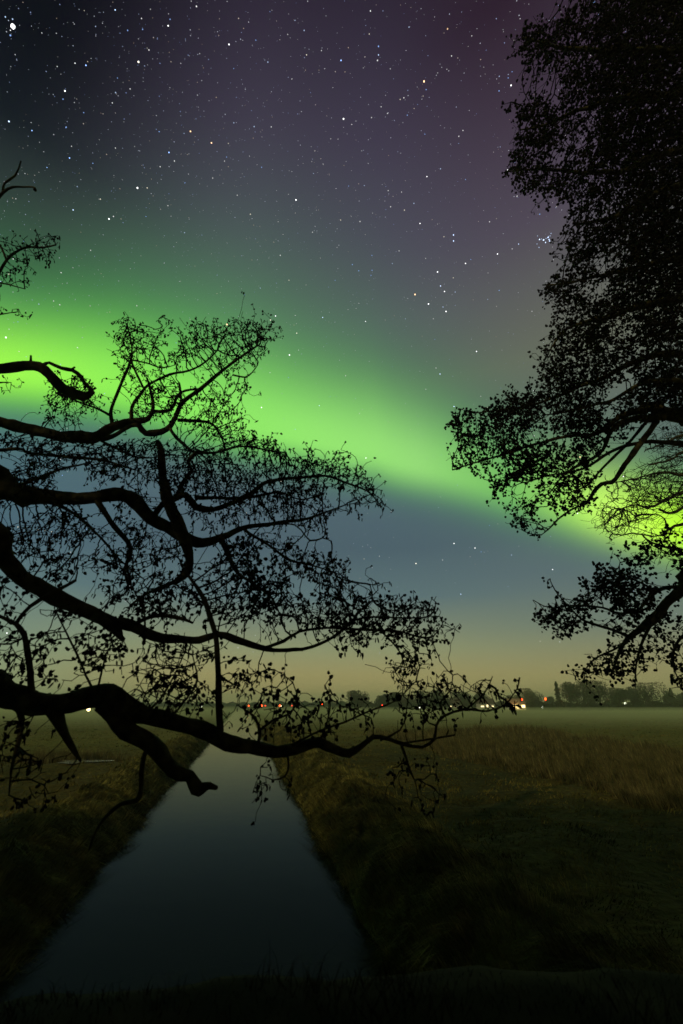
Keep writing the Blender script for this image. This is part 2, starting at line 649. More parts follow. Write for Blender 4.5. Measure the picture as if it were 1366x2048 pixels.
def segs_mesh(name, A, B, ra, rb):
    """Many thin three-sided twigs joined in one mesh."""
    T = B - A
    L = np.linalg.norm(T, axis=1)[:, None] + 1e-9
    T = T / L
    ref = np.where(np.abs(T[:, 2:3]) > .9, np.array([[1.0, 0, 0]]), np.array([[0, 0, 1.0]]))
    U = np.cross(T, ref)
    U /= np.linalg.norm(U, axis=1)[:, None] + 1e-9
    W = np.cross(T, U)
    A = A - T * ra[:, None] * .3
    B = B + T * rb[:, None] * .3
    rows = []
    for P_, r in ((A, ra), (B, rb)):
        for k in range(3):
            th = k * 2 * math.pi / 3
            rows.append(P_ + r[:, None] * (math.cos(th) * U + math.sin(th) * W))
    V = np.stack(rows, 1)
    n = len(A)
    base_ = (np.arange(n) * 6)[:, None]
    Q = np.concatenate([base_ + np.array([k, (k + 1) % 3, 3 + (k + 1) % 3, 3 + k]) for k in range(3)])
    return mesh_from(name, V.reshape(-1, 3), quads=Q)


def spindles(name, P, D, L, R):
    """Cones and catkins: four-sided spindles from P along D."""
    n = len(P)
    D = D / (np.linalg.norm(D, axis=1)[:, None] + 1e-9)
    ref = np.where(np.abs(D[:, 2:3]) > .8, np.array([[1.0, 0, 0]]), np.array([[0, 0, 1.0]]))
    U = np.cross(D, ref)
    U /= np.linalg.norm(U, axis=1)[:, None] + 1e-9
    W = np.cross(D, U)
    ph = rng.uniform(0, 1.5, n)[:, None]
    U, W = np.cos(ph) * U + np.sin(ph) * W, -np.sin(ph) * U + np.cos(ph) * W
    rows = [P]
    for f, g_ in ((.28, 1.0), (.72, .8)):
        for k in range(4):
            th = k * math.pi / 2 + f
            rows.append(P + D * (L * f)[:, None] + (R * g_)[:, None] * (math.cos(th) * U + math.sin(th) * W))
    rows.append(P + D * L[:, None])
    V = np.stack(rows, 1)
    base_ = (np.arange(n) * 10)[:, None]
    Q = np.concatenate([base_ + np.array([1 + k, 1 + (k + 1) % 4, 5 + (k + 1) % 4, 5 + k]) for k in range(4)])
    T_ = np.concatenate([base_ + np.array([0, 1 + (k + 1) % 4, 1 + k]) for k in range(4)] + [base_ + np.array([9, 5 + k, 5 + (k + 1) % 4]) for k in range(4)])
    return mesh_from(name, V.reshape(-1, 3), quads=Q, tris=T_)


def inside(poly, P):
    poly = np.asarray(poly, float)
    x, y = P[:, 0], P[:, 1]
    c = np.zeros(len(P), bool)
    j = len(poly) - 1
    for i in range(len(poly)):
        xi, yi = poly[i]
        xj, yj = poly[j]
        cond = ((yi > y) != (yj > y)) & (x < (xj - xi) * (y - yi) / (yj - yi + 1e-12) + xi)
        c ^= cond
        j = i
    return c


def sample_crown(poly, n, d0, d1, clump=.0, seed=0, vstretch=1.0):
    """Points through the crown volume: the outline seen between depths d0 and d1, thinned in clumps."""
    poly = np.asarray(poly, float)
    lo, hi = poly.min(0), poly.max(0)
    got = []
    tot = 0
    while tot < n:
        P = lo + (hi - lo) * rng.random((n * 2, 2))
        P = P[inside(poly, P)]
        Pj = P + rng.normal(0, 15, P.shape)
        P = np.where(rng.random(len(P))[:, None] < .5, Pj, P)
        if clump:
            f = fbm(P[:, 0] / 100, P[:, 1] / 100 * vstretch, 3.0, seed + 60)
            P = P[rng.random(len(P)) < np.clip(.5 + 2.4 * clump * f, .02, 1)]
        got.append(P)
        tot += len(P)
    P = np.concatenate(got)[:n]
    d_ = d0 + (d1 - d0) * rng.random(n)
    u_ = (P[:, 0] - 683) / 910
    v_ = (1024 - P[:, 1]) / 910
    return np.stack([CAM[0] + u_ * d_, CAM[1] + d_ * (CP - v_ * SP), CAM[2] + d_ * (SP + v_ * CP)], 1)


def grow(nodes, attract, step, kill, iters, jitter=.35, inertia=.45, lift=0.0):
    """Space colonisation: twigs grow from the limb nodes towards the attraction points."""
    P = [n_ for n_ in nodes]
    P = np.array(P)
    parent = [-1] * len(P)
    dirs = [np.zeros(3)] * len(P)
    pos = list(P)
    A = attract.copy()
    bd = np.full(len(A), 1e18)
    bi = np.zeros(len(A), int)

    def upd(new, start):
        nonlocal bd, bi
        for s in range(0, len(new), 256):
            blk = new[s:s + 256]
            d2 = ((A * A).sum(1)[:, None] - 2 * A @ blk.T + (blk * blk).sum(1)[None, :])
            k = d2.argmin(1)
            m_ = d2[np.arange(len(A)), k]
            b_ = m_ < bd
            bd = np.where(b_, m_, bd)
            bi = np.where(b_, start + s + k, bi)
    upd(P, 0)
    for it in range(iters):
        keep = bd > kill * kill
        A = A[keep]
        bd = bd[keep]
        bi = bi[keep]
        if len(A) < 3:
            break
        # each attractor pulls its nearest node
        posa = np.array(pos)
        v = A - posa[bi]
        v /= np.linalg.norm(v, axis=1)[:, None] + 1e-9
        uniq, inv = np.unique(bi, return_inverse=True)
        sx = np.zeros((len(uniq), 3))
        np.add.at(sx, inv, v)
        sx /= np.linalg.norm(sx, axis=1)[:, None] + 1e-9
        pd = np.array([dirs[k] for k in uniq])
        g_ = sx + inertia * pd + rng.normal(0, jitter, sx.shape)
        g_[:, 2] += lift
        g_ /= np.linalg.norm(g_, axis=1)[:, None] + 1e-9
        st = step * rng.uniform(.7, 1.3, len(uniq))[:, None]
        new = posa[uniq] + g_ * st
        start = len(pos)
        for k in range(len(uniq)):
            pos.append(new[k])
            dirs.append(g_[k])
            parent.append(int(uniq[k]))
        upd(new, start)
    return np.array(pos), np.array(parent), len(nodes)


def tree(name, label, base_pt, trunk_pts, limbs, crowns, step, kill, iters, tip_r, cone=(0, 0), catkin=(0, 0), cone_n=2, lift=0, seed=1,
         cone_skip=.15, bud=False, jitter=.38, low_z=-9, low_k=1.0, cone_keep=.62, inertia=.45, cat='tree', rear_shade=None):
    root = thing(name, label, cat, base_pt)
    rs = np.random.default_rng(seed)
    tp = catmull(np.array(trunk_pts, float), .18)
    V, Q, T_ = tube(tp, 16, .07, seed)
    obj('trunk', mesh_from('trunk', V, quads=Q, tris=T_), BARK, root, smooth_=True)
    nodes = []
    for li, limb in enumerate(limbs):
        pts = []
        wv_ = rs.normal(0, 1, 3)
        for k, row in enumerate(limb):
            if len(row) == 4 and not isinstance(row[3], str):      # x px, y px, width px, depth
                x_, y_, w_, d_ = row
                p = at(x_, y_, d_)
                pts.append([*p, w_ * .5 * d_ / 910])
            else:                                                   # a joint on the trunk: height, radius
                z_, r_, _, _ = row
                k_ = np.argmin(np.abs(tp[:, 2] - z_))
                pts.append([*tp[k_, :3], r_])
        cp = catmull(np.array(pts), .07)
        kink = np.interp(np.arange(len(cp))[:, None] * np.ones(3), np.arange(0, len(cp) + 3, 3), np.zeros(len(range(0, len(cp) + 3, 3))))
        for ax_ in range(3):
            kn_ = np.arange(0, len(cp) + 4, 3)
            kink[:, ax_] = np.interp(np.arange(len(cp)), kn_, rs.normal(0, 1, len(kn_)))
        kink[0] = 0
        kink[-1] = 0
        cp[:, :3] += kink * np.clip(cp[:, 3:4] * .30, .003, .016)
        cp[:, 3] *= .93
        wid = cp[:, 3].max()
        V, Q, T_ = tube(cp, 10 if wid > .03 else 6, .12, seed * 100 + li)
        obj('branch', mesh_from('branch', V, quads=Q, tris=T_), BARK, root, smooth_=True)
        nodes.append(cp[:, :3])
    nodes = np.concatenate(nodes)
    A = np.concatenate([sample_crown(*c) for c in crowns])
    P, par, n0 = grow(nodes, A, step, kill, iters, jitter=jitter, lift=lift, inertia=inertia)
    n = len(P)
    cnt = np.zeros(n)
    has = np.zeros(n, bool)
    for k in range(n - 1, n0 - 1, -1):
        if not has[k]:
            cnt[k] = 1
        if par[k] >= n0:
            cnt[par[k]] += cnt[k]
            has[par[k]] = True
        else:
            has[par[k]] = True
    own = np.arange(n0, n)
    r_ = tip_r * np.maximum(cnt, 1) ** .42
    rb = r_[own]
    ra = np.where(par[own] >= n0, r_[np.maximum(par[own], 0)], rb * 1.25)
    ra = np.minimum(ra, rb * 1.6)
    obj('twigs', segs_mesh('twigs', P[par[own]], P[own], ra, rb), TWIG, root, kind='stuff')
    tips = own[~has[own]]
    twig_d = P - P[np.maximum(par, 0)]
    minor = own[(cnt[own] < 6) & has[own]]
    if cone[0]:
        src = np.concatenate([tips, minor[rs.random(len(minor)) < .45]])
        src = src[rs.random(len(src)) > cone_skip]
        src = np.repeat(src, cone_n)
        cl = fbm(P[src, 0] + P[src, 1] * .4, P[src, 2] * 1.0, 5.5, 77)
        src = src[rs.random(len(src)) < np.clip(cone_keep + .75 * cl, max(.12, cone_keep - .45), 1)]
        m = len(src)
        pp = P[src] + rs.normal(0, cone[0] * .75, (m, 3))
        dd = twig_d[src] * 6 + rs.normal(0, .7, (m, 3)) + np.array([0, 0, -.35])
        sz = rs.uniform(.6, 1.35, m) * np.where(P[src, 2] < low_z, low_k, 1.0)
        obj('cones', spindles('cones', pp, dd, cone[0] * sz * 1.5, cone[1] * sz), CONE, root, kind='stuff')
    if catkin[0]:
        src = np.concatenate([tips, tips, minor[rs.random(len(minor)) < .25]])
        src = src[rs.random(len(src)) < catkin[2]]
        m = len(src)
        dd = rs.normal(0, .35, (m, 3)) + np.array([0, 0, -1.0])
        sz = rs.uniform(.6, 1.3, m)
        obj('catkins', spindles('catkins', P[src] + rs.normal(0, .01, (m, 3)), dd, catkin[0] * sz, catkin[1] * sz), CONE, root, kind='stuff')
    if rear_shade:  # unseen leaves behind and above the camera, added to shade the near ground
        (c0, c1), nn = rear_shade
        c0, c1 = np.array(c0), np.array(c1)
        P_ = rs.random((nn, 3))
        P_[:, 2] = P_[:, 2] ** 1.35
        P_ = c0 + P_ * (c1 - c0)
        keep_ = ((P_[:, 1] < -.8) & (P_[:, 2] > 3.2 + .5 * np.sin(P_[:, 0]))) | (P_[:, 2] > 6 + np.maximum(P_[:, 1], 0) * 3.8)
        P_ = P_[keep_]
        a_ = rs.normal(0, 1, P_.shape)
        a_ /= np.linalg.norm(a_, axis=1)[:, None]
        b_ = np.cross(a_, rs.normal(0, 1, P_.shape))
        b_ /= np.linalg.norm(b_, axis=1)[:, None]
        s_ = rs.uniform(.06, .17, len(P_))[:, None]
        V = np.stack([P_ + a_ * s_ * 1.5, P_ + b_ * s_ * .6, P_ - a_ * s_ * 1.5, P_ - b_ * s_ * .6], 1).reshape(-1, 3)
        obj('shade_canopy', mesh_from('shade_canopy', V, quads=np.arange(len(P_) * 4).reshape(-1, 4)), CONE, root, kind='stuff')
    return root, n


J = 'joint'


def L(d, pts, join=None, dd=0.0):
    """A limb: pixel path with widths at depth d, drifting dd metres along its length."""
    rows = []
    n_ = len(pts)
    if join:
        rows.append((join[0], join[1], 0, J))
    for k, (x_, y_, w_) in enumerate(pts):
        rows.append((x_, y_, w_, d + dd * k / max(1, n_ - 1)))
    return rows


# --- left alder
lt = [(-6.3, 4.9, -.3, .42), (-6.2, 4.8, 1.0, .33), (-6.05, 4.7, 3.0, .28), (-6.15, 4.8, 5.5, .25), (-6.0, 4.9, 8.0, .2), (-6.2, 4.7, 11, .14), (-6.0, 4.6, 13.5, .05)]
dA, dB, dC, dD = 4.0, 4.5, 5.2, 6.4
left_limbs = [
    L(dA, [(-60, 1372, 62), (0, 1382, 56), (60, 1397, 52), (120, 1405, 46), (180, 1398, 54), (215, 1397, 56), (245, 1408, 46), (280, 1430, 38), (340, 1440, 38), (400, 1460, 36), (450, 1484, 34),
           (520, 1499, 30), (570, 1500, 28), (610, 1490, 24), (640, 1484, 22), (670, 1498, 20), (698, 1508, 19), (722, 1492, 14), (745, 1476, 11), (775, 1481, 9),
           (805, 1490, 8), (845, 1496, 7), (868, 1478, 7), (874, 1450, 6), (890, 1430, 6), (930, 1418, 5), (975, 1422, 4), (1005, 1412, 3)], (3.5, .17), .5),
    L(dA, [(205, 1405, 44), (232, 1428, 44), (255, 1458, 42), (290, 1474, 38), (318, 1505, 38), (342, 1545, 34), (372, 1562, 28), (392, 1580, 30), (404, 1576, 24), (418, 1570, 15), (434, 1576, 10)], None, .0),
    L(dA, [(95, 1400, 36), (112, 1430, 24), (132, 1470, 18), (148, 1500, 13), (162, 1522, 5)]),
    L(dA, [(30, 1395, 22), (38, 1430, 15), (40, 1460, 13), (32, 1500, 9), (22, 1540, 6), (18, 1590, 3)], None, -.3),
    L(dA, [(300, 1492, 13), (288, 1515, 12), (283, 1545, 12), (283, 1580, 12), (272, 1600, 12), (240, 1607, 10), (212, 1632, 8), (190, 1665, 6), (178, 1700, 4)], None, -.2),
    L(dA, [(64, 1385, 16), (62, 1345, 13), (55, 1300, 13), (48, 1272, 12), (33, 1246, 11), (8, 1234, 8), (-25, 1222, 6)]),
    L(dA, [(33, 1246, 9), (62, 1212, 9), (100, 1188, 10), (152, 1160, 6)], None, .2),
    L(dA, [(48, 1275, 6), (20, 1288, 4), (-10, 1286, 3)]),
    L(dA + .12, [(437, 1480, 17), (438, 1430, 15), (437, 1370, 14), (436, 1310, 13), (433, 1270, 12), (420, 1232, 11), (402, 1190, 10), (385, 1162, 8), (368, 1140, 6)], None, .4),
    L(dA, [(195, 1390, 7), (172, 1350, 5), (155, 1310, 5), (132, 1262, 4), (112, 1222, 3)]),
    L(dA, [(193, 1390, 6), (200, 1355, 5), (212, 1310, 4), (224, 1290, 3)]),
    L(dA, [(285, 1430, 6), (320, 1400, 5), (350, 1350, 4), (372, 1300, 3)], None, .2),
    L(dA, [(340, 1440, 6), (370, 1400, 5), (395, 1360, 4), (385, 1310, 3)], None, -.2),
    L(dA + .2, [(515, 1492, 9), (520, 1462, 8), (512, 1438, 6), (500, 1425, 5), (478, 1412, 3)]),
    L(dA + .2, [(518, 1462, 6), (545, 1442, 6), (575, 1430, 5), (592, 1405, 4), (585, 1365, 3), (550, 1340, 2)]),
    L(dA + .2, [(585, 1490, 6), (640, 1462, 5), (690, 1445, 5), (740, 1422, 4), (790, 1402, 3), (832, 1362, 2)], None, .2),
    L(dA + .2, [(640, 1482, 6), (655, 1440, 4), (660, 1400, 3), (650, 1370, 2)]),
    L(dA + .25, [(760, 1480, 6), (800, 1460, 4), (812, 1430, 3), (815, 1400, 2)]),
    L(dA + .4, [(800, 1488, 5), (860, 1478, 5), (910, 1470, 4), (885, 1475, 3)]),
    L(dA + .4, [(890, 1430, 5), (880, 1405, 4), (900, 1380, 3), (905, 1350, 2)]),
    L(dA + .4, [(930, 1420, 4), (960, 1395, 4), (978, 1370, 3), (985, 1352, 2)]),
    L(dA + .5, [(990, 1420, 4), (1012, 1408, 4), (1025, 1390, 3), (1035, 1375, 3), (1039, 1355, 4)]),
    L(dA + .2, [(572, 1500, 6), (577, 1530, 5), (570, 1552, 4), (545, 1560, 3), (520, 1552, 2), (506, 1585, 2)]),
    L(dA + .3, [(803, 1490, 8), (812, 1515, 6), (820, 1540, 5), (830, 1562, 3)]),
    # B
    L(dB, [(-50, 1075, 42), (0, 1118, 40), (40, 1152, 40), (90, 1178, 36), (150, 1208, 34), (200, 1232, 30), (245, 1242, 26), (285, 1263, 22), (340, 1277, 20), (400, 1280, 17), (435, 1269, 15),
           (470, 1280, 16), (520, 1294, 13), (560, 1300, 10), (606, 1299, 8)], (4.6, .13), .3),
    L(dB, [(190, 1228, 28), (212, 1250, 20), (232, 1266, 16), (248, 1280, 10)]),
    L(dB, [(243, 1278, 9), (242, 1262, 7), (240, 1245, 7)]),
    L(dB + .2, [(530, 1296, 8), (570, 1280, 8), (600, 1262, 7), (650, 1256, 6), (700, 1258, 6), (760, 1260, 6), (800, 1262, 5), (840, 1274, 4), (868, 1272, 3), (884, 1250, 2)], None, .5),
    L(dB + .3, [(590, 1300, 8), (640, 1290, 8), (672, 1268, 7), (700, 1245, 6), (730, 1235, 5), (800, 1236, 4), (860, 1232, 3), (872, 1205, 2)], None, .5),
    L(dB + .4, [(700, 1250, 6), (720, 1220, 5), (745, 1200, 4), (740, 1170, 3)]),
    L(dB + .4, [(760, 1260, 5), (790, 1290, 4), (805, 1320, 3), (790, 1345, 2)], None, .2),
    L(dB + .1, [(262, 1250, 9), (305, 1232, 9), (350, 1232, 8), (386, 1246, 5)]),
    L(dB, [(290, 1262, 6), (290, 1230, 5), (278, 1200, 4), (262, 1170, 3)]),
    # C
    L(dC, [(-60, 955, 60), (0, 972, 54), (50, 985, 44), (110, 998, 33), (180, 999, 30), (240, 990, 31), (272, 1003, 30), (300, 1034, 30), (338, 1056, 30), (372, 1076, 28), (408, 1086, 20),
           (440, 1072, 16), (470, 1060, 14), (500, 1053, 11), (540, 1047, 9), (600, 1040, 7), (650, 1024, 4), (690, 1010, 3)], (5.4, .16), .4),
    L(dC + .1, [(314, 880, 4), (316, 886, 14), (322, 915, 18), (328, 950, 20), (336, 990, 26), (343, 1025, 27), (355, 1055, 30), (372, 1090, 25), (380, 1122, 20), (370, 1148, 18), (350, 1166, 12)]),
    L(dC + .1, [(372, 1148, 14), (350, 1162, 11), (318, 1176, 9), (290, 1190, 6), (262, 1210, 4)]),
    L(dC + .1, [(300, 1040, 14), (322, 1010, 14), (345, 1000, 14), (370, 990, 15), (395, 1012, 14), (425, 1020, 13), (460, 1008, 12), (500, 990, 12), (525, 968, 9), (560, 958, 8), (600, 955, 7),
                (650, 952, 6), (690, 965, 5), (735, 982, 4), (762, 1012, 2)], None, .4),
    L(dC + .2, [(358, 985, 13), (362, 968, 10), (383, 940, 9), (376, 922, 8), (390, 906, 8), (430, 906, 7), (480, 892, 5), (530, 900, 4), (570, 905, 3)], None, .3),
    L(dC + .2, [(390, 995, 10), (440, 997, 8), (500, 994, 7), (560, 985, 5), (600, 1000, 4), (640, 990, 3)], None, .2),
    L(dC, [(192, 1000, 14), (222, 1045, 11), (258, 1085, 12), (262, 1110, 9), (250, 1140, 7), (258, 1175, 5), (235, 1200, 3)]),
    L(dC, [(110, 1008, 8), (150, 1030, 7), (200, 1075, 5), (240, 1120, 4), (290, 1160, 3)]),
    L(dC + .2, [(440, 1078, 13), (456, 1110, 11), (475, 1145, 8), (510, 1170, 6), (545, 1200, 5), (560, 1230, 3)]),
    L(dC + .2, [(490, 1060, 7), (540, 1092, 6), (580, 1120, 6), (620, 1130, 4), (670, 1145, 3)], None, .2),
    L(dC + .2, [(540, 1050, 4), (590, 1050, 3), (620, 1080, 3), (645, 1075, 3), (662, 1082, 2)]),
    L(dC + .2, [(560, 1110, 4), (590, 1085, 3), (612, 1062, 3), (600, 1040, 2)]),
    L(dC, [(0, 900, 8), (60, 905, 7), (140, 915, 7), (210, 920, 6), (270, 940, 4)], (6.4, .05)),
    L(dC, [(40, 970, 8), (90, 950, 7), (130, 935, 6), (180, 925, 4)]),
    # D
    L(dD, [(-60, 835, 27), (0, 845, 26), (60, 858, 25), (130, 875, 26), (190, 874, 26), (225, 855, 22), (262, 845, 18), (298, 838, 12), (308, 815, 8), (300, 780, 6), (294, 756, 4)], (7.2, .13)),
    L(dD, [(180, 880, 10), (225, 872, 10), (262, 852, 10), (278, 852, 13), (292, 867, 15), (335, 857, 13), (352, 832, 11), (362, 808, 10), (398, 780, 9), (432, 752, 8), (468, 724, 6), (498, 702, 5), (514, 692, 3)]),
    L(dD, [(225, 850, 10), (222, 825, 8), (238, 780, 7), (258, 732, 6), (263, 695, 4), (256, 655, 3)], None, .2),
    L(dD, [(286, 775, 5), (272, 745, 5), (263, 722, 4)]),
    L(dD, [(262, 845, 9), (263, 815, 8), (278, 792, 7), (298, 768, 6), (340, 748, 6), (378, 742, 5), (412, 722, 4), (436, 700, 3)], None, .3),
    L(dD, [(304, 822, 8), (342, 820, 8), (354, 792, 7), (372, 782, 6), (405, 778, 5)]),
    L(dD, [(362, 808, 7), (360, 775, 5), (358, 765, 4)]),
    L(dD + .1, [(355, 840, 8), (400, 842, 7), (425, 848, 6), (442, 875, 5), (452, 900, 3)], None, .3),
    L(dD, [(340, 858, 8), (362, 885, 8), (382, 902, 7), (402, 908, 5)], None, -.6),
    L(dD, [(218, 830, 7), (190, 815, 5), (150, 800, 4), (112, 785, 3)]),
    L(dD, [(263, 720, 4), (300, 727, 3), (322, 735, 3), (350, 730, 2)]),
    L(dD, [(466, 750, 4), (490, 755, 4), (505, 745, 3), (515, 730, 2)]),
    L(dD, [(200, 880, 6), (240, 900, 5), (275, 915, 4), (310, 915, 3)], None, -.4),
    # E broken limb
    L(5.2, [(-50, 740, 26), (0, 735, 25), (45, 730, 23), (78, 735, 24), (100, 752, 22), (125, 778, 23), (152, 788, 23), (172, 790, 19), (186, 783, 13)], (7.0, .08)),
    L(5.2, [(86, 732, 9), (98, 726, 7), (122, 737, 8), (146, 742, 9), (165, 755, 10), (176, 772, 9), (182, 784, 8)]),
    L(5.2, [(64, 730, 6), (62, 711, 5)]),
    L(5.2, [(140, 742, 6), (150, 734, 4)]),
    # F twigs at the left edge
    L(5.8, [(-50, 600, 9), (-15, 562, 7), (14, 522, 6), (50, 496, 5), (85, 496, 4), (112, 490, 3)], (9.0, .06)),
    L(5.8, [(14, 522, 5), (5, 500, 4), (-8, 480, 3)]),
    L(5.8, [(-15, 562, 5), (20, 570, 3), (50, 578, 2)]),
    L(5.8, [(-50, 640, 5), (5, 628, 3), (35, 624, 2)], (8.5, .03)),
    L(5.6, [(-50, 420, 9), (-12, 402, 8), (6, 385, 6), (25, 374, 5), (45, 373, 4), (66, 374, 4), (70, 380, 8)], (10.4, .05)),
    L(5.6, [(6, 385, 6), (10, 365, 5), (30, 350, 4), (42, 322, 3)]),
    L(5.8, [(-50, 780, 6), (0, 765, 4), (22, 765, 2)], (7.6, .03)),
]
left_shade = (((-24, -8, 2.2), (1.0, 2.0, 12)), 80000)
left_crowns = [
    ([(228, 690), (240, 645), (285, 645), (300, 690), (360, 645), (385, 645), (440, 665), (482, 650), (512, 625), (545, 660), (520, 715), (490, 700), (430, 750), (400, 800), (350, 840), (300, 830), (220, 845), (100, 805), (95, 775), (185, 735), (245, 745)], 2100, dD - .5, dD + .6, .5, 1),
    ([(440, 660), (480, 650), (512, 625), (545, 660), (520, 720), (470, 745), (400, 745)], 600, dD - .3, dD + .4, .3, 2),
    ([(380, 790), (470, 760), (500, 800), (480, 830), (545, 850), (520, 890), (440, 880), (370, 850)], 700, dD - .5, dD + .5, .5, 3),
    ([(100, 800), (230, 830), (200, 860), (90, 850)], 160, dD - .3, dD + .3, .3, 4),
    ([(0, 870), (120, 885), (210, 885), (330, 875), (400, 900), (460, 870), (540, 880), (560, 905), (600, 890), (640, 905), (700, 915), (740, 955), (765, 1015), (700, 990), (690, 1030), (640, 1060), (520, 1040), (400, 1060), (290, 1000), (60, 980), (0, 960)], 3600, dC - .6, dC + 1.0, .45, 5),
    ([(340, 900), (560, 880), (660, 920), (700, 960), (560, 1030), (380, 1040)], 1300, dC - .3, dC + 1.0, .5, 6),
    ([(0, 1010), (120, 1020), (240, 1010), (330, 1070), (430, 1095), (560, 1065), (600, 1095), (650, 1110), (700, 1150), (700, 1250), (560, 1250), (400, 1230), (300, 1240), (180, 1190), (60, 1130), (0, 1080)], 2500, dC - .8, dC + .7, .5, 7),
    ([(440, 1080), (560, 1090), (650, 1120), (700, 1160), (690, 1260), (600, 1250), (500, 1220)], 1100, dC - .6, dC + .6, .4, 8),
    ([(640, 1175), (700, 1180), (735, 1160), (760, 1195), (790, 1210), (870, 1200), (888, 1258), (840, 1290), (820, 1290), (828, 1345), (795, 1350), (750, 1300), (680, 1265)], 2000, dB, dB + .9, .35, 9),
    ([(0, 1140), (90, 1200), (250, 1260), (430, 1290), (430, 1440), (350, 1430), (250, 1390), (200, 1380), (60, 1360), (0, 1340)], 560, dA - .4, dA + .5, .5, 10),
    ([(440, 1300), (600, 1305), (600, 1345), (660, 1370), (690, 1400), (780, 1425), (770, 1470), (600, 1480), (450, 1470)], 430, dA - .1, dA + .6, .3, 11),
    ([(300, 1290), (430, 1290), (425, 1420), (360, 1420), (300, 1370)], 330, dA - .3, dA + .5, .3, 16),
    ([(790, 1350), (860, 1355), (900, 1350), (1000, 1350), (1020, 1385), (1010, 1415), (930, 1430), (880, 1450), (800, 1440)], 520, dA + .2, dA + .8, .3, 12),
    ([(0, 1430), (90, 1430), (95, 1520), (110, 1570), (100, 1625), (0, 1600)], 120, dA - .6, dA + .1, .3, 13),
    ([(500, 1540), (590, 1540), (590, 1590), (500, 1595)], 26, dA + .1, dA + .5, .0, 14),
    ([(790, 1520), (850, 1520), (900, 1590), (860, 1640), (790, 1600)], 60, dA + .2, dA + .6, .0, 15),
    ([(0, 460), (30, 480), (60, 480), (80, 460), (120, 485), (90, 510), (70, 530), (30, 580), (0, 580)], 220, 5.6, 6.2, .2, 16),
    ([(0, 750), (30, 765), (10, 780), (0, 780)], 14, 5.6, 6.0, .0, 18),
    ([(60, 540), (30, 560), (60, 580)], 8, 5.6, 6.0, .0, 19),
    ([(20, 620), (10, 610), (38, 626), (20, 632)], 8, 5.6, 6.0, .0, 17),
]
_, nl = tree('alder_tree', 'near black alder on the left with crooked mossy limbs reaching over the canal', lt[0][:3], lt, left_limbs, left_crowns,
             .065, .065, 70, .0036, cone=(.021, .0115), catkin=(.058, .0078, .38), cone_n=2, cone_skip=.3, low_z=5.6, low_k=1.35, cone_keep=.55, jitter=.27, inertia=.7, seed=3, rear_shade=left_shade)

